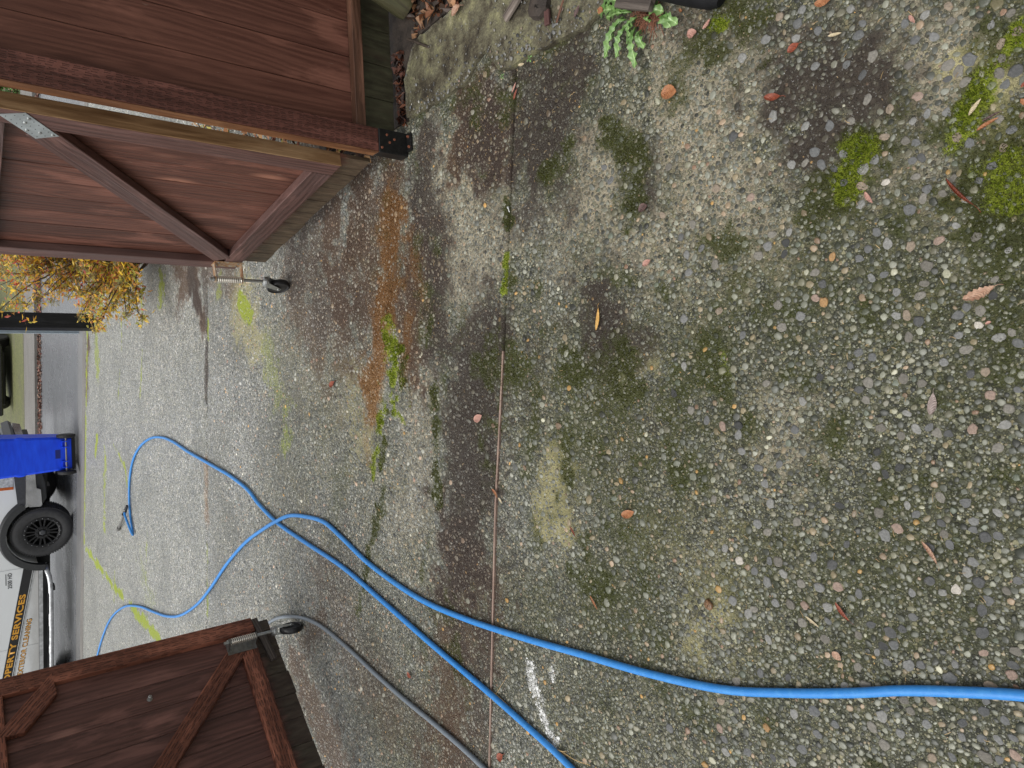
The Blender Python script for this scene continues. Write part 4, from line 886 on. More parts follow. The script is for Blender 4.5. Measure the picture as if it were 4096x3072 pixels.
M_LAMP = simple('clear_lamp', (.55, .57, .58), .12, .3, .35, 30)
M_AMBER = simple('amber_lens', (.45, .10, .02), .2, 0, .2, 30)
M_RED = simple('red_lens', (.30, .01, .01), .2, 0, .2, 30)
M_TYRE = simple('tyre_rubber', (.026, .026, .027), .62, 0, .35, 25, .2)
M_WRIM = simple('matt_black_rim', (.014, .014, .015), .40, .4, .3, 30)
M_BAND = simple('black_vinyl', (.008, .008, .009), .35, 0, .2, 10)
M_GOLD = simple('gold_vinyl', (.62, .30, .025), .45, 0, .12, 12)
W_T = 2.0
def arch(cx, r, a0, a1, n): return [(cx + r * math.cos(math.radians(a)), .33 + r * math.sin(math.radians(a))) for a in np.linspace(a0, a1, n)]
out = [(.98, .60), (1.0, .95), (.95, 1.18), (.72, 1.24), (-.50, 1.33), (-.60, 1.36), (-2.95, 1.36), (-2.98, 1.34), (-5.05, 1.34), (-5.08, .62), (-4.45, .46)]
out += [p for p in arch(-3.95, .52, 170, 10, 9)] + [(-3.3, .455), (-.62, .455)] + arch(0, .52, 165, 20, 10) + [(.60, .60)]
b = MB(); b.prism(out, 0, W_T); b.build('body', M_WHITE, tr)
cab = [(-.62, 1.355), (-1.20, 1.90), (-1.45, 1.97), (-2.55, 1.98), (-2.80, 1.92), (-2.96, 1.355)]
b = MB(); n_c = len(cab); ins = [.0, .16, .20, .20, .16, .0]
b.add([(p[0], i, p[1]) for p, i in zip(cab, ins)] + [(p[0], W_T - i, p[1]) for p, i in zip(cab, ins)], [list(range(n_c)), list(range(2 * n_c - 1, n_c - 1, -1))] + [(i, n_c + i, n_c + (i + 1) % n_c, (i + 1) % n_c) for i in range(n_c)])
b.build('cab_roof', M_WHITE, tr)
for a0, a1, q0, q1 in ((-.90, -1.85, -1.28, -1.83), (-1.95, -2.80, -1.97, -2.66)):
    b = MB(); b.add([(a0, .006, 1.39), (a1, .006, 1.39), (q1, .135, 1.88), (q0, .135, 1.88), (a0, .05, 1.39), (a1, .05, 1.39), (q1, .18, 1.88), (q0, .18, 1.88)], [(0, 1, 2, 3), (4, 7, 6, 5), (0, 4, 5, 1), (1, 5, 6, 2), (2, 6, 7, 3), (3, 7, 4, 0)]); b.build('window', M_GLASS, tr)
b = MB(); b.add([(-.66, .12, 1.372), (-.66, 1.88, 1.372), (-1.17, 1.78, 1.868), (-1.17, .22, 1.868), (-.70, .12, 1.36), (-.70, 1.88, 1.36), (-1.21, 1.78, 1.86), (-1.21, .22, 1.86)], [(0, 1, 2, 3), (4, 7, 6, 5), (0, 4, 5, 1), (1, 5, 6, 2), (2, 6, 7, 3), (3, 7, 4, 0)]); b.build('windscreen', M_GLASS, tr)
# doors, slightly proud with open seams
for a0, a1 in ((-.555, -1.915), (-1.923, -2.93)):
    b = MB(); b.prism([(a0, .458), (a1, .458), (a1, 1.352), (a0, 1.335)], -.006, -.001); d = b.build('door', M_WHITE, tr)
    b = MB(); b.box(a1 + .06, a1 + .26, -.032, -.0062, 1.12, 1.155, .006); b.build('door_handle', M_BLACKM, d)
b = MB(); b.box(-5.085, -5.09, .1, 1.9, .7, 1.3); 
b.prism([(-5.081, .66), (-5.11, .66), (-5.11, 1.33), (-5.081, 1.33)], .12, 1.88); b.build('tailgate', M_WHITE, tr)
# wheel flares
for cx in (0, -3.95):
    a_lo, a_hi = (32, 176) if cx == 0 else (5, 178)
    A = arch(cx, .525, a_lo, a_hi, 24); B = []
    for a, (x, z) in zip(np.linspace(a_lo, a_hi, 24), A):
        w = .072 + .03 * max(0, math.cos(math.radians(a))) ** 2 + .03 * max(0, -math.cos(math.radians(a)))
        x2, z2 = cx + (.525 + w) * math.cos(math.radians(a)), .33 + (.525 + w) * math.sin(math.radians(a)); B.append((x2, z2))
    b = MB(); n = len(A)
    vs = [(p[0], -.062, p[1]) for p in A] + [(p[0], -.055, p[1]) for p in B] + [(p[0], .02, p[1]) for p in A] + [(p[0], -.002, p[1]) for p in [(q[0] * 1.0 + (q[0] - cx) * .04, q[1] + (q[1] - .33) * .04) for q in B]]
    fs = []
    for i in range(n - 1): fs += [(i, i + 1, n + i + 1, n + i), (2 * n + i, 2 * n + i + 1, i + 1, i), (n + i, n + i + 1, 3 * n + i + 1, 3 * n + i)]
    fs += [(0, n, 3 * n, 2 * n), (n - 1, 2 * n - 1, 4 * n - 1, 3 * n - 1)]
    b.add(vs, fs); b.build('wheel_flare', M_FLARE, tr, True)
    b = MB(); b.prism(arch(cx, .515, 0, 180, 14) + [(cx - .515, .36), (cx + .515, .36)], .26, .30); b.build('wheel_well', M_BLACKM, tr)
b = MB(); b.box(-4.9, .85, .32, 1.7, .30, .46); b.box(-4.4, .55, .45, .62, .25, .32); tag(b.build('chassis', M_BLACKM, tr), kind='stuff')
# front bumper, valance, lamps, grille
b = MB(); b.prism([(.47, .702), (.47, .64), (.50, .612), (1.06, .612), (1.10, .66), (1.06, .755), (.97, .745)], -.045, W_T + .045); b.build('bumper_cover', M_DARKP, tr)
b = MB(); b.prism([(.50, .608), (.455, .56), (.445, .42), (.47, .405), (.72, .42), (.75, .475), (1.03, .49), (1.06, .60)], -.035, W_T + .035); b.build('bumper', M_CHROME, tr)
b = MB(); b.prism([(.40, .42), (.55, .34), (.80, .36), (.95, .40), (.95, .50), (.44, .42)], .03, W_T - .03); b.build('valance', M_FLARE, tr)
b = MB(); b.prism([(.86, .33), (1.08, .33), (1.08, .37), (.86, .37)], .18, .24); b.build('tow_hook', M_FLARE, tr)
b = MB(); b.prism([(.80, .75), (.985, .76), (.99, 1.02), (.80, 1.0)], -.008, .12); hl = b.build('headlight', M_LAMP, tr)
b = MB(); b.prism([(.755, .75), (.797, .75), (.797, 1.0), (.755, .99)], -.009, .06); b.build('side_marker', M_AMBER, hl)
b = MB(); b.prism([(.80, .75), (.985, .76), (.99, 1.02), (.80, 1.0)], W_T - .12, W_T + .008); b.build('headlight', M_LAMP, tr)
b = MB(); b.prism([(.985, .78), (1.02, .78), (1.02, 1.12), (.985, 1.12)], .3, 1.7); b.build('grille', M_FLARE, tr)
# wheels
def truck_wheel(cx, y, flip=1):
    w = empty('wheel', (cx, y, .40), 0, tr)
    b = MB(); R = .40
    b.lathe([(.235, -.005), (.30, -.030), (.355, -.028), (.385, -.012), (R, .012), (R, .22), (.385, .245), (.30, .26), (.235, .24)], 64, (0, 0, 0), 'y', closed=True)
    for k in range(72):
        a = 2 * math.pi * k / 72; ca, sa = math.cos(a), math.sin(a)
        for y0, y1, da in ((-.004, .055, 0), (.075, .155, .04), (.175, .235, 0)):
            c2, s2 = math.cos(a + da), math.sin(a + da); tx, tz = -s2 * .0105, c2 * .0105
            r0, r1 = R - .012, R + .009
            if y0 < 0: r0, r1 = .375, R + .006
            vs = [(c2 * r + sx * tx, yy, s2 * r + sx * tz) for yy in (y0, y1) for r in (r0, r1) for sx in (-1, 1)]
            b.add(vs, [(0, 1, 3, 2), (4, 6, 7, 5), (0, 2, 6, 4), (1, 5, 7, 3), (2, 3, 7, 6)])
    b.build('tyre', M_TYRE, w, True)
    b = MB(); b.lathe([(.236, .02), (.240, -.008), (.252, -.018), (.225, -.020), (.208, -.010), (.200, .03), (.200, .2), (.21, .2)], 48, (0, 0, 0), 'y')
    b.v = [v for v in b.v]; b.f = b.f[:-2]; b.mi = b.mi[:-2]
    b.lathe([(.199, .10), (.02, .10)], 32, (0, 0, 0), 'y')
    for k in range(8):
        for s in (-1, 1):
            a = 2 * math.pi * (k + .5) / 8 + s * .0
            ca, sa = math.cos(a), math.sin(a); px, pz = -sa, ca
            i0, i1, hw = .085, .212, .011
            o0, o1 = s * .018, s * .050
            P = [(ca * i0 + px * (o0 - hw), sa * i0 + pz * (o0 - hw)), (ca * i0 + px * (o0 + hw), sa * i0 + pz * (o0 + hw)), (ca * i1 + px * (o1 + hw), sa * i1 + pz * (o1 + hw)), (ca * i1 + px * (o1 - hw), sa * i1 + pz * (o1 - hw))]
            b.add([(p[0], -.004 if j < 2 else -.012, p[1]) for j, p in enumerate(P)] + [(p[0], .03, p[1]) for p in P], [(0, 1, 2, 3), (0, 4, 5, 1), (1, 5, 6, 2), (2, 6, 7, 3), (3, 7, 4, 0)])
    b.lathe([(.100, .03), (.098, -.010), (.060, -.014), (.052, -.004), (.047, -.004)], 28, (0, 0, 0), 'y')
    b.build('rim', M_WRIM, w)
    b = MB(); b.lathe([(.046, -.003), (.044, -.020), (.030, -.026), (.004, -.027)], 6, (0, 0, 0), 'y'); b.build('hub_cap', M_DARKP, w)
    b = MB()
    for k in range(8):
        a = 2 * math.pi * k / 8; b.lathe([(.010, -.008), (.010, -.020), (.004, -.023)], 6, (.074 * math.cos(a), 0, .074 * math.sin(a)), 'y')
    tag(b.build('lug_nuts', M_WRIM, w), kind='stuff')
    b = MB()
    for k in range(20):
        a = 2 * math.pi * k / 20; b.lathe([(.0042, -.018), (.0042, -.023), (.001, -.024)], 6, (.232 * math.cos(a), 0, .232 * math.sin(a)), 'y')
    tag(b.build('rim_studs', M_SILVER, w), kind='stuff')
    if flip < 0: w.rotation_euler = (0, 0, math.pi)
    return w
for cx in (0, -3.95): truck_wheel(cx, .0); truck_wheel(cx, W_T, -1)
# rocker strip and tubular step
b = MB(); b.prism([(-.62, .40), (-3.25, .40), (-3.25, .452), (-.62, .452)], -.012, .03); b.build('rocker_trim', M_SILVER, tr)
b = MB(); b.box(-3.3, -.58, .05, .12, .30, .40); b.build('sill', M_BLACKM, tr)
b = MB(); b.tube(smooth_path([(-.60, .10, .36), (-.66, -.02, .345), (-.80, -.07, .315), (-1.2, -.085, .303), (-2.8, -.085, .303), (-3.15, -.05, .32), (-3.28, .10, .36)], 6), .034, 14); stp = b.build('step_bar', M_SILVER, tr, True)
b = MB(); b.box(-1.02, -.96, -.02, .1, .24, .31); tag(b.build('step_bracket', M_BLACKM, stp)); b = MB(); b.box(-2.9, -2.84, -.02, .1, .24, .31); b.build('step_bracket', M_BLACKM, stp)
for a0, a1 in ((-1.02, -1.38), (-1.6, -1.95), (-2.1, -2.5)):
    b = MB(); b.prism([(a0, .339), (a1, .339), (a1, .345), (a0, .345)], -.11, -.06); b.build('step_pad', M_FLARE, stp)
# livery: black band, silver pinstripes, lettering
def slant(a, z0): return z0 + (-.58 - a) * .157
def ribbon(name, a0, a1, z0, z1, mat, y=-.0085):
    b = MB(); b.prism([(a0, slant(a0, z0)), (a1, slant(a1, z0)), (a1, slant(a1, z1)), (a0, slant(a0, z1))], y, y + .0015); return b.build(name, mat, tr)
ribbon('livery_band', -.56, -2.92, .527, .648, M_BAND)
ribbon('moulding', -.57, -2.92, .492, .508, M_SILVER, -.012); ribbon('black_moulding_line', -.57, -2.92, .508, .516, M_BAND, -.0088)  # silver moulding with a thin black strip along its top
def lettering(name, text, a0, z0, a1, z1, h, mat, y, off=.0, outline=None):
    cu = bpy.data.curves.new(name, 'FONT'); cu.body = text; cu.size = 1.0; cu.offset = off; cu.extrude = 0; cu.space_character = 1.08
    tmp = bpy.data.objects.new(name, cu); COL.objects.link(tmp); dg = bpy.context.evaluated_depsgraph_get()
    me = bpy.data.meshes.new_from_object(tmp.evaluated_get(dg)); bpy.data.objects.remove(tmp); bpy.data.curves.remove(cu)
    co = np.empty(len(me.vertices) * 3); me.vertices.foreach_get('co', co); co = co.reshape(-1, 3)
    w = co[:, 0].max() - co[:, 0].min(); H = co[:, 1].max() - co[:, 1].min()
    u_ = (co[:, 0] - co[:, 0].min()) / w; v_ = (co[:, 1] - co[:, 1].min()) / H * h
    res = np.stack([a0 + (a1 - a0) * u_, np.full(len(u_), y), z0 + (z1 - z0) * u_ + v_], -1)
    me.vertices.foreach_set('co', res.ravel()); me.update(); me.materials.clear(); me.materials.append(mat)
    return tag(link(name, me, None, tr), kind='stuff')
lettering('lettering', 'PROPERTY SERVICES', -2.70, slant(-2.70, .548), -1.00, slant(-1.00, .548), .082, M_GOLD, -.0105, .034)
lettering('lettering_outline', 'EXTERIOR CLEANING', -2.425, .676, -1.445, .538, .074, M_BAND, -.0080, .036)
lettering('lettering', 'EXTERIOR CLEANING', -2.415, .682, -1.455, .545, .060, M_GOLD, -.0095, .016)
lettering('badge', '2500 HD', -.86, .79, -.60, .79, .052, M_DARKP, -.0100, .02)
b = MB(); b.box(-.80, -.61, -.0085, -.0065, .858, .868); b.build('badge_bar', M_DARKP, tr)
for k in range(3):
    b = MB(); b.prism([(-2.20 + .12 * k, .95 - .02 * k), (-2.16 + .12 * k, .95 - .02 * k), (-2.13 + .12 * k, 1.10), (-2.17 + .12 * k, 1.10)], -.0085, -.0070)

# ------------------------------------------------------------------ blue wheelie bin
pb = gd(163, 978); bn = empty('wheelie_bin', (pb.x, pb.y + .02, 0), math.radians(-5))
tag(bn, 'bright blue wheelie bin standing with its wheels to the driveway beside the white pickup', 'bin')
t_ = NT('blue_plastic'); c_ = t_.coord('Object'); n_ = t_.noise(t_.mapping(c_, (4, 4, 18)), 1, 4)
M_BIN = t_.fin(t_.ramp(n_, [(.3, (.004, .05, .72)), (.7, (.008, .085, .90))]), .38, t_.bump(t_.noise(c_, 200, 2), .001, .3), spec=.4)
b = MB(); pr = []
for z, hw, y0, y1 in ((.045, .232, .0, .42), (.12, .236, -.005, .44), (.30, .247, -.012, .47), (.75, .268, -.03, .53), (.96, .278, -.04, .56), (.965, .292, -.055, .575), (1.0, .292, -.055, .575)):
    c = .03; pr.append([(-hw + c, y0, z), (hw - c, y0, z), (hw, y0 + c, z), (hw, y1 - c, z), (hw - c, y1, z), (-hw + c, y1, z), (-hw, y1 - c, z), (-hw, y0 + c, z)])
vs = [p for r in pr for p in r]; fs = [list(range(8))[::-1], [48 + k for k in range(8)]]
for i in range(len(pr) - 1): fs += [(i * 8 + k, i * 8 + (k + 1) % 8, i * 8 + 8 + (k + 1) % 8, i * 8 + 8 + k) for k in range(8)]
b.add(vs, fs); b.build('bin_body', M_BIN, bn, False)
b = MB()
for sx in (-1, 1):
    b2 = MB(); b2.lathe([(.002, -.004), (.03, -.006), (.045, .004)], 16, (sx * .245, -.018, .66), 'y'); o = b2.build('dimple', M_BIN, bn, True); o.scale = (.7, 1, 1.6); o.location = (sx * .245 * .3, 0, -.66 * .6)
b = MB(); b.prism([(-.30, 1.002), (.30, 1.002), (.29, 1.04), (.20, 1.07), (-.20, 1.07), (-.29, 1.04)], -.06, .60); b.build('lid', M_BIN, bn)
b = MB(); b.tube([(-.22, -.05, .97), (-.22, -.10, .985), (.22, -.10, .985), (.22, -.05, .97)], .014, 10); b.build('handle', M_BIN, bn, True)
for sx in (-1, 1):
    b = MB(); R = .112
    b.lathe([(.03, -.022), (.09, -.024), (.105, -.02), (R, -.012), (R, .012), (.105, .02), (.09, .024), (.03, .022)], 36, (0, 0, 0), 'x')
    for k in range(40):
        a = 2 * math.pi * k / 40; ca, sa = math.cos(a), math.sin(a); t0, t1 = -sa * .004, ca * .004
        b.add([(x, ca * r + s * t0, sa * r + s * t1) for x in (-.018, .018) for r in (R - .003, R + .004) for s in (-1, 1)], [(0, 1, 3, 2), (4, 6, 7, 5), (0, 2, 6, 4), (1, 5, 7, 3), (2, 3, 7, 6)])
    w = b.build('wheel', M_TYRE, bn, True); w.location = (sx * .262, -.055, .115)
b = MB(); b.tube([(-.27, -.055, .118), (.27, -.055, .118)], .0115, 10); b.build('axle', M_STEELD, bn, True)
for sx in (-1, 1):
    b = MB()
    for dx in (-.05, .035): b.box(sx * .145 + dx, sx * .145 + dx + .012, -.078, .0, .095, .165)
    b.box(sx * .145 - .05, sx * .145 + .047, -.03, .0, .155, .165); b.build('axle_bracket', M_BIN, bn)
b = MB(); b.box(-.062, .062, -.0125, .0, .185, .245); b.build('rear_slot', simple('deep_blue_plastic', (.002, .012, .16), .5), bn)
b = MB(); b.prism([(-.235, .0), (.235, .0), (.235, .042), (-.235, .042)], -.012, .40); b.build('foot', M_BLACKM, bn)

# ------------------------------------------------------------------ black post, slim stake, car over the road
pp = gd(203, 695); po = empty('mailbox_post', (pp.x, pp.y + .09, 0), math.radians(6))
tag(po, 'thick black weathered timber post standing at the driveway edge beside the yellow shrub', 'post')
b = MB(); b.box(-.092, .092, -.092, .092, -.05, 1.22, .008)
b.build('post', W_BLACK, po)
b = MB(); b.box(-.46, -.093, -.05, .05, .955, 1.06, .006); b.build('arm', W_BLACK, po)
b = MB(); b.box(-.50, -.16, -.09, .40, 1.062, 1.24, .03); mbx = b.build('mailbox', M_BLACKM, po)
b = MB(); b.lathe([(.085, -.006), (.07, .0)], 20, (-.33, -.092, 1.15), 'y'); b.build('mailbox_door', M_DARKP, mbx)
q = ground_at(300, 1327); sk = empty('marker_stake', (q.x, q.y, -.02)); tag(sk, 'slim pale grey grooved stake standing at the gutter next to the black post', 'stake')
b = MB(); b.prism([(-.03, -.01), (-.008, .012), (.008, .012), (.03, -.01), (.022, -.016), (.006, .004), (-.006, .004), (-.022, -.016)], -.05, 1.02, 'z'); b.build('channel', simple('pale_blue_grey_steel', (.36, .42, .47), .4, .3, .15, 12), sk)
b = MB(); b.box(-.035, .035, -.02, .02, 1.0, 1.12, .004); b.build('cap', M_BLACKM, sk)

cp = ground_at(60, 1516); cr = empty('parked_car', (cp.x, cp.y + .6, .004), math.radians(-18.7)); tag(cr, 'black car parked in the opposite driveway, seen across the road between post and blue bin', 'car')
M_CARP = simple('black_car_paint', (.010, .010, .012), .2, 0, .2, 8, coat=.6)
b = MB(); b.prism([(-.80, .30), (-.92, .45), (-.93, .85), (-.86, 1.0), (-.70, 1.42), (-.55, 1.50), (.55, 1.50), (.70, 1.42), (.86, 1.0), (.93, .85), (.92, .45), (.80, .30)], .0, 4.5); b.build('body', M_CARP, cr)
b = MB(); b.prism([(-.66, .99), (.66, .99), (.58, 1.38), (-.58, 1.38)], -.02, -.002); b.build('rear_window', M_GLASS, cr)
b = MB(); b.box(-.90, .90, -.10, -.001, .20, .58, .03); b.build('bumper', M_CARP, cr)
b = MB(); b.box(-.66, .66, .02, 4.3, .13, .32, .03); b.build('underbody', M_BLACKM, cr)
for sx in (-1, 1):
    b = MB(); b.box(sx * .78 - .12, sx * .78 + .12, -.03, -.001, .72, .9, .01); b.build('tail_light', M_RED, cr)
    for y in (.75, 3.6):
        b = MB(); b.lathe([(.18, -.11), (.30, -.115), (.325, -.09), (.33, .09), (.30, .115), (.18, .11)], 32, (sx * .80, y, .33), 'x'); b.build('wheel', M_TYRE, cr, True)

# ------------------------------------------------------------------ yellow autumn shrub behind the right gate
sb_ = gd(346, 548); shrub = empty('shrub', (1.44, 6.78, 0)); tag(shrub, 'autumn shrub with yellow and orange leaves growing behind the open right gate', 'shrub')
rs = random.Random(21); br = MB(); tips = []
for i in range(170):
    a = rs.uniform(0, 6.283); sp_ = rs.uniform(.15, 1.0); hgt = rs.uniform(.02, 1.45) * (1.08 - .3 * sp_)
    p0 = Vector((rs.uniform(-.15, .15), rs.uniform(-.15, .15), 0)); p3 = Vector((math.cos(a) * sp_ * .86, math.sin(a) * sp_ * .92, hgt))
    p1 = p0.lerp(p3, .35) + Vector((rs.uniform(-.08, .08), rs.uniform(-.08, .08), .10)); p2 = p0.lerp(p3, .7) + Vector((rs.uniform(-.1, .1), rs.uniform(-.1, .1), .08))
    path = smooth_path([p0, p1, p2, p3], 3); br.tube(path, [.009 * (1 - .8 * k / len(path)) for k in range(len(path))], 5)
    tips.append(path)
    for j in range(5):
        q0 = path[rs.randrange(4, len(path))]; q1 = q0 + Vector((rs.uniform(-.18, .18), rs.uniform(-.18, .18), rs.uniform(-.02, .16))); tw = [q0, q0.lerp(q1, .5) + Vector((0, 0, .02)), q1]; br.tube(tw, [.003, .002, .001], 4); tips.append([q0.lerp(q1, t) for t in np.linspace(0, 1, 7)])
tag(br.build('branches', simple('shrub_bark', (.09, .06, .045), .8), shrub), kind='stuff')
LC = [(.74, .46, .03), (.78, .54, .05), (.70, .40, .03), (.80, .58, .12), (.62, .30, .06), (.60, .30, .10), (.38, .34, .05), (.30, .30, .07), (.55, .12, .08), (.45, .40, .06)]
V = []; Fq = []; Cc = []
for path in tips:
    n = len(path)
    for k in range(30 if n > 7 else 20):
        p = path[rs.randrange(n // 2 if n > 7 else 1, n)] + Vector((rs.gauss(0, .03), rs.gauss(0, .03), rs.gauss(0, .025)))
        L = rs.uniform(.030, .066); w = L * rs.uniform(.14, .24); a = rs.uniform(0, 6.283); el = rs.uniform(-1.0, .45)
        d = Vector((math.cos(a) * math.cos(el), math.sin(a) * math.cos(el), math.sin(el))); s = d.cross(Vector((rs.uniform(-.5, .5), rs.uniform(-.5, .5), 1))).normalized(); u_ = s.cross(d)
        i0 = len(V); V += [p, p + d * L * .45 + s * w - u_ * w * .3, p + d * L, p + d * L * .45 - s * w - u_ * w * .3, p + d * L * .5]
        Fq += [(i0, i0 + 1, i0 + 4), (i0 + 1, i0 + 2, i0 + 4), (i0 + 2, i0 + 3, i0 + 4), (i0 + 3, i0, i0 + 4)]
        hz_ = max(0, min(1, (.45 - p.z) / .4)); c = LC[rs.randrange(len(LC))] if rs.random() > hz_ * .6 else LC[rs.choice((6, 7, 1, 9))]
        kf = rs.uniform(.75, 1.2); Cc += [(c[0] * kf, c[1] * kf, c[2] * kf, 1)] * 5
    if rs.random() < .30:   # dry seed heads
        q = path[-1]
        for k in range(26):
            d = Vector((rs.gauss(0, 1), rs.gauss(0, 1), rs.gauss(.3, 1))).normalized() * rs.uniform(.02, .05); s = d.orthogonal().normalized() * .004; i0 = len(V)
            V += [q, q + d + s, q + d - s]; Fq.append((i0, i0 + 1, i0 + 2)); c = rs.choice([(.28, .24, .10), (.38, .33, .16), (.20, .18, .09)]); Cc += [(*c, 1)] * 3
me = bpy.data.meshes.new('foliage'); me.from_pydata([tuple(v) for v in V], [], Fq); at = me.attributes.new('stone', 'FLOAT_COLOR', 'POINT'); at.data.foreach_set('color', np.array(Cc, np.float32).ravel())
t_ = NT('autumn_leaf'); a_ = attr_col(t_, 'stone'); me.materials.append(t_.fin(a_.outputs['Color'], .5, spec=.35))
bs = t_.n('BsdfTranslucent'); ad_ = t_.n('MixShader'); t_.l(a_.outputs['Color'], bs.inputs[0]); ad_.inputs[0].default_value = .35; t_.l(t_.p.outputs[0], ad_.inputs[1]); t_.l(bs.outputs[0], ad_.inputs[2]); t_.l(ad_.outputs[0], t_.out.inputs[0])
tag(link('foliage', me, None, shrub), kind='stuff')

# leaf litter in the far gutter, on the lawn and in the fence corner; grass tufts
def litter(name, place, n, size, cols, mat, lift=.012, curl=.3):
    V = []; Fq = []; Cc = []
    for i in range(n):
        p = place(); L = rs.uniform(*size); w = L * rs.uniform(.35, .7); a = rs.uniform(0, 6.283)
        d = Vector((math.cos(a), math.sin(a), rs.gauss(0, curl))).normalized(); s = Vector((-math.sin(a), math.cos(a), rs.gauss(0, curl))); i0 = len(V)
        p = p + Vector((0, 0, rs.uniform(0, lift)))
        V += [p - d * L * .5, p + s * w * .5 + Vector((0, 0, L * .15)), p + d * L * .5, p - s * w * .5 + Vector((0, 0, L * .15)), p - Vector((0, 0, L * .05))]
        Fq += [(i0, i0 + 1, i0 + 4), (i0 + 1, i0 + 2, i0 + 4), (i0 + 2, i0 + 3, i0 + 4), (i0 + 3, i0, i0 + 4)]
        c = rs.choice(cols); k = rs.uniform(.6, 1.3); Cc += [(c[0] * k, c[1] * k, c[2] * k, 1)] * 5
    me = bpy.data.meshes.new(name); me.from_pydata([tuple(v) for v in V], [], Fq); at = me.attributes.new('stone', 'FLOAT_COLOR', 'POINT'); at.data.foreach_set('color', np.array(Cc, np.float32).ravel()); me.materials.append(mat)
    return tag(link(name, me), kind='stuff')
t_ = NT('dead_leaf_bits'); a_ = attr_col(t_, 'stone'); M_BITS = t_.fin(a_.outputs['Color'], .5, spec=.4)
BR = [(.16, .07, .045), (.24, .12, .08), (.10, .045, .03), (.30, .19, .14), (.20, .06, .04)]
def in_strip(d0, d1, a0, a1, z): return lambda: S0 + sdir * rs.uniform(a0, a1) + snor * rs.uniform(d0, d1) + Vector((0, 0, z))
litter('gutter_leaves', in_strip(4.85, 5.4, -8, 6, -.045), 2600, (.04, .09), BR, M_BITS)
litter('gutter_leaves', in_strip(4.6, 5.5, 1.0, 4, -.04), 900, (.04, .09), BR, M_BITS)
litter('lawn_leaves', in_strip(7.5, 13, 1.35, 7, .02), 2600, (.05, .11), BR + [(.36, .24, .2)], M_BITS, .05)
litter('grass', in_strip(7.45, 14, 1.32, 7, .0), 5000, (.05, .12), [(.05, .12, .02), (.08, .16, .03), (.04, .09, .02)], M_BITS, .03, 1.5)
litter('shrub_leaf_litter', lambda: Vector((rs.uniform(1.02, 2.6), rs.uniform(2.75, 5.5), .012)), 2600, (.03, .07), [(.30, .14, .06), (.42, .24, .10), (.20, .06, .03), (.10, .05, .03), (.34, .30, .08)], M_BITS, .03, .5)
litter('corner_leaf_litter', lambda: Vector((rs.uniform(1.12, 1.42), rs.uniform(2.548, 2.60), .0)), 240, (.018, .05), [(.10, .035, .02), (.16, .06, .03), (.05, .025, .018), (.03, .02, .018)], M_BITS, .02, .6)
litter('corner_leaf_litter', lambda: Vector((rs.uniform(1.43, 1.75), rs.uniform(1.95, 2.45), .0)), 420, (.02, .055), [(.14, .05, .025), (.22, .09, .04), (.30, .16, .08), (.05, .03, .02)], M_BITS, .035, .7)

# ------------------------------------------------------------------ fallen leaves, each one an object
def leaf_mesh(L, w, curl, roll, seed, crumple=0.0, teeth=0.0, stem=True, tip=1.0):
    r_ = random.Random(seed); n, m = 12, 6; V = []; F = []
    bendx = r_.uniform(-.25, .25)
    for i in range(n + 1):
        t = i / n; half = w * .5 * (math.sin(math.pi * min(1, t ** .85)) ** .75) * (1 + teeth * (1 if i % 2 else -1) * .18)
        half = max(half, w * .015)
        for j in range(m + 1):
            s = (j / m - .5) * 2; a = s * roll
            y = half * (math.sin(a) / roll if roll > .05 else s); z = half * ((1 - math.cos(a)) / roll if roll > .05 else 0) - .03 * w * (1 - abs(s))
            z += curl * L * (t - .5) ** 2 + r_.gauss(0, 1) * crumple * w * (.6 if 0 < i < n else .2)
            V.append(((t - .5) * L + r_.gauss(0, 1) * crumple * w * .3, y + bendx * L * (t - .5) ** 2, z))
    for i in range(n):
        for j in range(m): k = i * (m + 1) + j; F.append((k, k + 1, k + m + 2, k + m + 1))
    zmin = min(v[2] for v in V); V = [(x, y, z - zmin) for x, y, z in V]
    b = MB(); b.add(V, F)
    if stem: z0 = V[n * (m + 1) + m // 2][2]; b.tube([(L * .48, bendx * L * .23, z0), (L * .60, bendx * L * .4 + r_.uniform(-.05, .05) * L, z0 * .6), (L * .72, bendx * L * .5 + r_.uniform(-.1, .1) * L, .001)], [w * .03, w * .025, w * .035], 5)
    return b.mesh('leaf')
def leaf_mat(name, a, b_, vein=.6, rough=.38):
    t = NT(name); c = t.coord('Object'); n = t.noise(c, 90, 5); w_ = t.n('TexWave'); w_.wave_type = 'BANDS'; w_.bands_direction = 'DIAGONAL'; t.l(c, w_.inputs[0]); w_.inputs['Scale'].default_value = 110; w_.inputs['Distortion'].default_value = 2
    col = t.ramp(n, [(.32, a), (.68, b_)]); col = t.mix(t.math('MULTIPLY', t.sstep(w_.outputs[1], .75, .95), vein * .5), col, tuple(x * .55 for x in a))
    sp = t.noise(c, 260, 2); col = t.mix(t.math('MULTIPLY', t.sstep(sp, .62, .68), .6), col, tuple(x * .35 for x in a))
    return t.fin(col, rough, t.bump(t.math('ADD', w_.outputs[1], n), .0012, .7), spec=.5)
LM = {'tan': leaf_mat('tan_leaf', (.30, .16, .10), (.52, .34, .24)), 'red': leaf_mat('red_leaf', (.16, .035, .018), (.33, .085, .04)), 'orange': leaf_mat('orange_leaf', (.24, .085, .03), (.44, .20, .09)),
      'pink': leaf_mat('pink_leaf', (.36, .18, .14), (.52, .30, .24)), 'yellow': leaf_mat('yellow_leaf', (.50, .25, .05), (.68, .44, .14)), 'cream': leaf_mat('cream_leaf', (.45, .36, .22), (.62, .54, .37)), 'grey': leaf_mat('grey_leaf', (.22, .17, .155), (.38, .31, .28)), 'dark': leaf_mat('dark_leaf', (.06, .035, .03), (.15, .09, .08))}
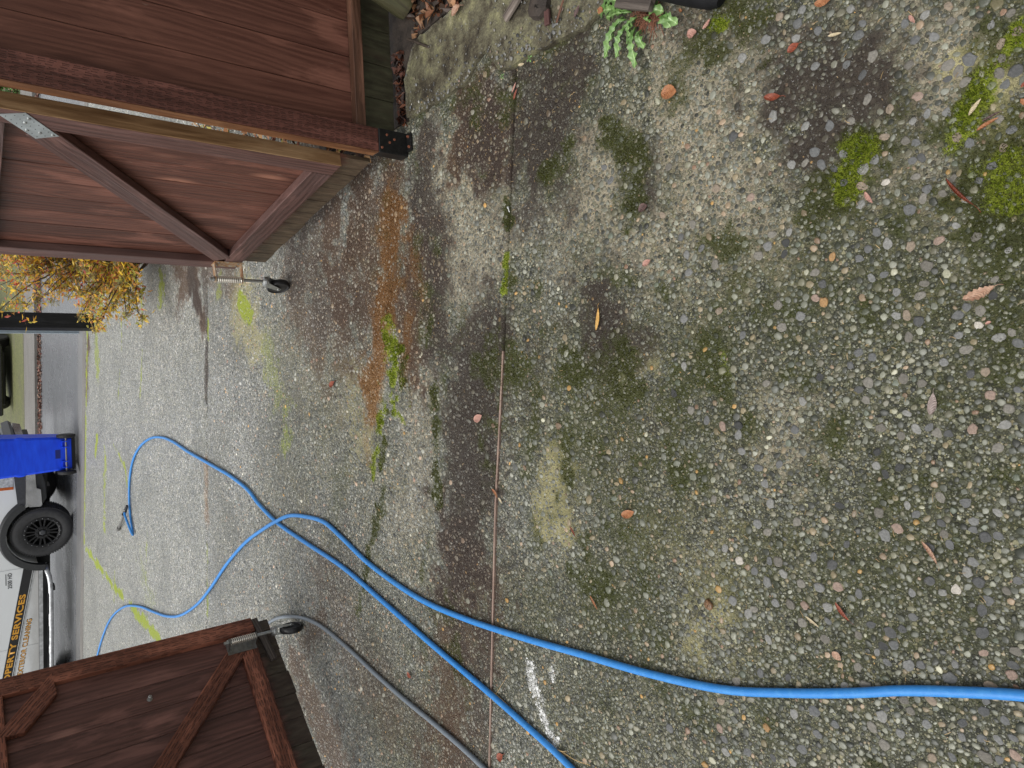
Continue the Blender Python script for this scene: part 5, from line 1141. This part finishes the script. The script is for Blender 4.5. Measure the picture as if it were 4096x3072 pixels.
LEAVES = [ # tip and stem end in photo pixels, width ratio, colour, curl, roll, crumple, label
 ((2650, 372), (2712, 366), .75, 'orange', .6, .5, .05, 'crumpled orange leaf scrap on the pale aggregate below the green weed'),
 ((3062, 392), (3128, 388), .50, 'red', 1.2, 1.1, .03, 'curved glossy russet leaf at the edge of the dark stain'),
 ((3150, 208), (3196, 172), .65, 'red', .3, .4, .03, 'broad reddish leaf in the dark moss above the curved russet leaf'),
 ((2752, 140), (2790, 132), .9, 'pink', .8, .8, .08, 'crumpled pinkish brown leaf ball near the black drain pipe'),
 ((2812, 118), (2842, 76), .38, 'pink', .2, .3, .01, 'narrow smooth pink leaf strip beside the black drain pipe'),
 ((3778, 718), (3892, 828), .24, 'red', .25, 2.4, .02, 'long tightly rolled red brown leaf near the upper right moss'),
 ((3858, 1200), (3985, 1148), .42, 'tan', 1.0, 1.0, .02, 'large curled tan leaf with a toothed edge near the right edge'),
 ((3905, 522), (3995, 468), .24, 'orange', .25, 1.2, .02, 'pale orange narrow leaf beside the right hand moss cushion'),
 ((3925, 486), (4008, 442), .20, 'dark', .3, 1.4, .02, 'dark thin rolled leaf just above the pale orange leaf'),
 ((3874, 462), (3924, 394), .28, 'cream', .3, .9, .02, 'cream dry leaf lying across the tall moss cushion'),
 ((2389, 1322), (2398, 1232), .24, 'yellow', .15, .9, .01, 'single yellow orange leaf with a stalk on the dark brown stain'),
 ((2488, 2062), (2540, 2050), .48, 'orange', .3, .5, .01, 'winged orange brown seed husk in the middle of the near slab'),
 ((2283, 2104), (2304, 2146), .30, 'red', .6, 1.5, .05, 'small shrivelled red brown leaf right of the joint'),
 ((1972, 1952), (1994, 1990), .34, 'orange', .6, 1.0, .04, 'curled orange leaf lying on the expansion strip'),
 ((1994, 1990), (2010, 2014), .35, 'cream', .2, .5, .02, 'tiny cream leaf tip touching the curled orange leaf on the joint'),
 ((1897, 1682), (1930, 1664), .55, 'pink', .2, .4, .01, 'flat pink oval leaf on the dark band left of the joint'),
 ((3726, 1660), (3738, 1572), .42, 'grey', .25, .8, .03, 'veined grey pink leaf pointing up in the right part of the near slab'),
 ((3692, 2162), (3755, 2256), .24, 'tan', .5, 1.4, .02, 'narrow twisted brown leaf in the lower right, casting a dark gap'),
 ((2362, 2382), (2392, 2440), .22, 'orange', .4, 1.2, .03, 'narrow orange leaf between the white paint and the snail shell'),
 ((3340, 2410), (3396, 2486), .26, 'red', .3, 1.1, .03, 'two toned red pink leaf above the blue hose on the right'),
 ((3222, 2464), (3278, 2510), .20, 'cream', .2, .9, .01, 'pale cream grass blade scrap beside the red pink leaf'),
 ((3330, 2606), (3366, 2640), .75, 'tan', .2, .4, .02, 'tan triangular leaf scrap close above the blue hose'),
 ((2572, 1062), (2604, 1040), .60, 'pink', .5, .7, .05, 'crinkled pink brown leaf below the olive moss curve'),
 ((2555, 842), (2592, 818), .70, 'dark', .4, .6, .06, 'wet dull red leaf on the olive moss beside the pale oval patch'),
 ((3458, 770), (3490, 815), .35, 'pink', .4, .9, .03, 'small mauve leaf under the bright moss cushion'),
 ((1322, 1545), (1342, 1528), .55, 'red', .6, .9, .05, 'tiny dark red leaf alone in the middle of the second slab'),
 ((2050, 372), (2066, 330), .30, 'pink', .5, 1.2, .03, 'pink curled leaf in the joint below the concrete footing'),
 ((2056, 400), (2068, 356), .35, 'red', .4, .9, .04, 'rust red leaf scrap in the joint next to the pink curled leaf'),
 ((3258, 22), (3328, -4), .5, 'orange', .3, .5, .02, 'bright orange leaf cut by the top edge of the view'),
 ((3312, 146), (3368, 132), .28, 'cream', .3, .9, .02, 'cream curled leaf beside a dark pebble near the top right'),
 ((3636, 62), (3660, 92), .40, 'pink', .3, .7, .02, 'small rosy leaf below the top right mossy stones'),
 ((4084, 350), (4110, 322), .5, 'red', .4, .7, .03, 'red leaf scrap at the far right edge, upper one'),
 ((4084, 396), (4110, 424), .5, 'orange', .4, .7, .03, 'orange leaf scrap at the far right edge, lower one'),
 ((1630, 2690), (1646, 2710), .7, 'red', .4, .6, .05, 'tiny red leaf between the grey hose and the two blue hoses'),
 ((1992, 3036), (2014, 3016), .65, 'red', .4, .6, .05, 'small rust leaf at the lower edge beside the grey hose end'),
 ((1560, 268), (1588, 252), .5, 'red', .3, .8, .03, 'brown leaf propped against the concrete footing beside the post shoe'),
 ((2300, 70), (2320, 20), .5, 'dark', .4, .8, .05, 'large wet dark brown leaf at the left of the green weed'),
 ((2400, 30), (2412, 60), .8, 'orange', .6, .8, .08, 'crumpled rust orange leaf tucked under the weed'),
 ((2728, 48), (2716, 36), .6, 'orange', .4, .6, .05, 'small orange leaf between the weed and the drain pipe'),
 ((1812, 62), (1845, 20), .7, 'tan', .7, .9, .08, 'pale crumpled leaf in the litter behind the concrete footing'),
 ((2074, 262), (2098, 256), .35, 'cream', .2, .6, .02, 'beige seed husk at the lower edge of the concrete footing'),
 ((3965, 1286), (3940, 1296), .6, 'pink', .5, .8, .04, 'small folded mauve leaf under the large curled tan leaf'),
]
for i, (q0, q1, wr, colr, curl, roll, cru, lab) in enumerate(LEAVES):
    zf = .022 if (1790 < q0[0] < 2480 and q0[1] < 110) or q0[0] in (2074,) else .006
    p0, p1 = ground_at(*q0, zf), ground_at(*q1, zf); d = p1 - p0; L = d.length
    me = leaf_mesh(L, L * wr, curl * .6, roll, 100 + i, cru * .6, 1.0 if 'toothed' in lab else .25, stem=(L > .03 and colr in ('yellow', 'red', 'tan', 'grey')))
    o = link('fallen_leaf', me, LM[colr], None, True); o.location = (p0 + p1) / 2; o.rotation_euler = (0, 0, math.atan2(d.y, d.x))
    tag(o, lab, 'leaf', 'fallen leaves on the driveway')

# ------------------------------------------------------------------ green weed with jagged leaves
wd = ground_at(2540, 45, .0); weed = empty('dandelion_weed', tuple(wd)); tag(weed, 'bright green weed with jagged leaves sprawling from under the grey plank', 'weed')
t_ = NT('weed_leaf'); c_ = t_.coord('Object'); n_ = t_.noise(c_, 40, 4); u_ = t_.n('Attribute'); u_.attribute_name = 'stone'
su = t_.n('SeparateColor'); t_.l(u_.outputs['Color'], su.inputs[0])
cc = t_.ramp(n_, [(.3, (.07, .17, .03)), (.7, (.20, .32, .11))]); cc = t_.mix(t_.sstep(su.outputs[0], .82, .97), cc, (.36, .52, .22))
M_WEED = t_.fin(cc, .32, t_.bump(t_.noise(c_, 120, 3), .002, .6), spec=.5)
def jag_leaf(L, w, seed, lift, droop, lobes=5):
    r_ = random.Random(seed); n = lobes * 6; V = []; F = []; Cc = []
    for i in range(n + 1):
        t = i / n; env = (.10 + .9 * t ** .8) * (1 if t < .82 else max(.02, (1 - t) / .18)) 
        ph = (t * lobes) % 1.0; saw = .36 + .64 * (ph ** 1.7)
        half = w * .5 * env * (saw if .12 < t < .93 else .5 if t <= .12 else 1)
        z = lift * math.sin(math.pi * min(1, t * 1.05)) - droop * t * t
        back = -(half) * .55 * ph
        for s in (-1, -.5, 0, .5, 1):
            h2 = half * (1 + r_.uniform(-.05, .05)); V.append((t * L + back * abs(s), s * h2, max(.001 - 0, z + .012 * (abs(s) ** 1.5) * (w / .03) * .4 + r_.uniform(-.0008, .0008)))); Cc.append((1 - abs(s), t, 0, 1))
    for i in range(n):
        for j in range(4): k = i * 5 + j; F.append((k, k + 1, k + 6, k + 5))
    me = bpy.data.meshes.new('leaf'); me.from_pydata(V, [], F); at = me.attributes.new('stone', 'FLOAT_COLOR', 'POINT'); at.data.foreach_set('color', np.array(Cc, np.float32).ravel()); me.update(); return me
WL = [((2500, 70), (2424, 236), .034), ((2522, 95), (2470, 234), .030), ((2548, 110), (2546, 276), .030), ((2570, 130), (2582, 198), .026), ((2525, 45), (2396, 46), .040), ((2530, 52), (2432, 72), .032), ((2520, 22), (2420, -8), .04),
      ((2600, 40), (2662, 48), .034), ((2610, 30), (2640, 4), .03), ((2660, 60), (2692, 112), .034), ((2668, 62), (2718, 100), .030), ((2540, 80), (2522, 150), .026), ((2556, 70), (2530, 140), .028), ((2510, 80), (2452, 150), .030), ((2600, 70), (2606, 90), .02), ((2570, 120), (2560, 196), .016)]
for i, (q0, q1, w) in enumerate(WL):
    p0, p1 = ground_at(*q0, .02), ground_at(*q1, .012); d = p1 - p0; L = d.length
    o = link('leaf', jag_leaf(L, w * 1.9, 300 + i, .018, .012, 5 if L > .07 else 3), M_WEED, weed, True); o.location = p0 - wd; o.rotation_euler = (0, 0, math.atan2(d.y, d.x))
b = MB(); p0, p1 = ground_at(2560, 60, .01), ground_at(2508, 175, .006); b.tube(smooth_path([p0 - wd, (p0 + p1) / 2 - wd + Vector((0, 0, .02)), p1 - wd], 5), .0028, 8); b.build('stem', M_WEED, weed, True)
b = MB()
for i in range(70):
    q = ground_at(2600 + rs.gauss(0, 26), 80 + rs.gauss(0, 20), .0); a = math.radians(rs.gauss(-40, 25)) + (0 if rs.random() < .7 else 1.5); L = rs.uniform(.03, .075)
    d = Vector((math.cos(a), math.sin(a), 0)); z = rs.uniform(.004, .026); b.tube([q + Vector((0, 0, z)) - d * L / 2, q + Vector((0, 0, z + .006)), q + Vector((0, 0, z)) + d * L / 2], .0011, 4)
tag(b.build('dead_needles', simple('brown_needles', (.17, .07, .04), .6, var=.6, scale=15)), kind='stuff')
for i, (q, s) in enumerate((((2122, 236), .012), ((2012, 306), .009))):
    c0 = ground_at(*q, .01); sp2 = empty('seedling', tuple(c0)); tag(sp2, ['small bright green seedling growing at the lower edge of the concrete footing', 'tiny pale green seedling in the gravel beside the joint'][i], 'seedling', 'seedlings by the footing')
    for k in range(4):
        a = k * 1.57 + .4; o = link('leaf', jag_leaf(s * 1.3, s * .9, 400 + k, .004, .001, 1), M_WEED, sp2, True); o.rotation_euler = (0, -.2, a)

# ------------------------------------------------------------------ straw, snail shell, screw
b = MB(); P = [ground_at(x, y, .007) for x, y in ((1958, 2765), (1985, 2778), (2040, 2830), (2120, 2905), (2200, 2985), (2255, 3012), (2300, 3040), (2362, 3062))]
P[3].z += .006; b.tube(smooth_path(P, 5), [.0009] * 0 or .0012, 5); stw = b.build('straw', simple('dry_straw', (.50, .34, .15), .5, 0, .3, 20), None, True); tag(stw, 'long thin dry grass stalk lying by the white paint smear and the blue hose', 'grass stalk')
b = MB(); b.tube([ground_at(1985, 2775, .008), ground_at(2005, 2742, .008), ground_at(2032, 2700, .007)], [.0009, .0007, .0004], 4); b.build('side_shoot', stw.data.materials[0], stw)
b = MB(); b.tube([ground_at(2225, 2998, .008), ground_at(2250, 3006, .012), ground_at(2268, 3008, .007)], [.0016, .0014, .0005], 4); b.build('husk', stw.data.materials[0], stw)
sc_ = ground_at(2843, 2417, .0); b = MB()
pts = []; rad = []
for k in range(46):
    t = k / 45; a = t * 2 * math.pi * 2.6; r = .0088 * (1 - t) ** .9 + .0006; pts.append((r * math.cos(a), r * math.sin(a), .006 + .009 * t)); rad.append(.0062 * (1 - t) + .0012)
b.tube(pts, rad, 10); o = b.build('snail_shell', simple('brown_shell', (.16, .085, .04), .3, 0, .6, 180), None, True); o.location = sc_; tag(o, 'small round brown snail shell alone on the near slab', 'snail shell')
s0 = ground_at(2032, 828, .008); b = MB(); b.lathe([(.0052, 0), (.0052, .004), (.0036, .006), (.0030, .007), (.0028, .019), (.0005, .022)], 10, (0, 0, 0), 'x'); o = b.build('screw', M_ZINC, None, True); o.location = s0; o.rotation_euler = (0, 0, math.radians(200)); tag(o, 'small shiny steel screw on the second slab near the joint', 'screw')
# grey slat leaning in the shrub's shade
p0, p1 = ground_at(20, 985), ground_at(112, 1092)
qa = CPOS + (p0 - CPOS) * (8.4 / p0.y); qb = CPOS + (p1 - CPOS) * (8.4 / p1.y)
o = beam('slat', qb, qa + (qa - qb) * .3, .075, .02, simple('grey_painted_slat', (.27, .29, .32), .5), None, side=(0, 1, 0)); tag(o, 'pale grey pointed slat leaning out of the top of the yellow shrub', 'slat')
b = MB(); b.tube([(0, 0, 0), (0, 0, -.07)], [.010, .004], 8); b.build('slat_tip', M_BLACKM, o)
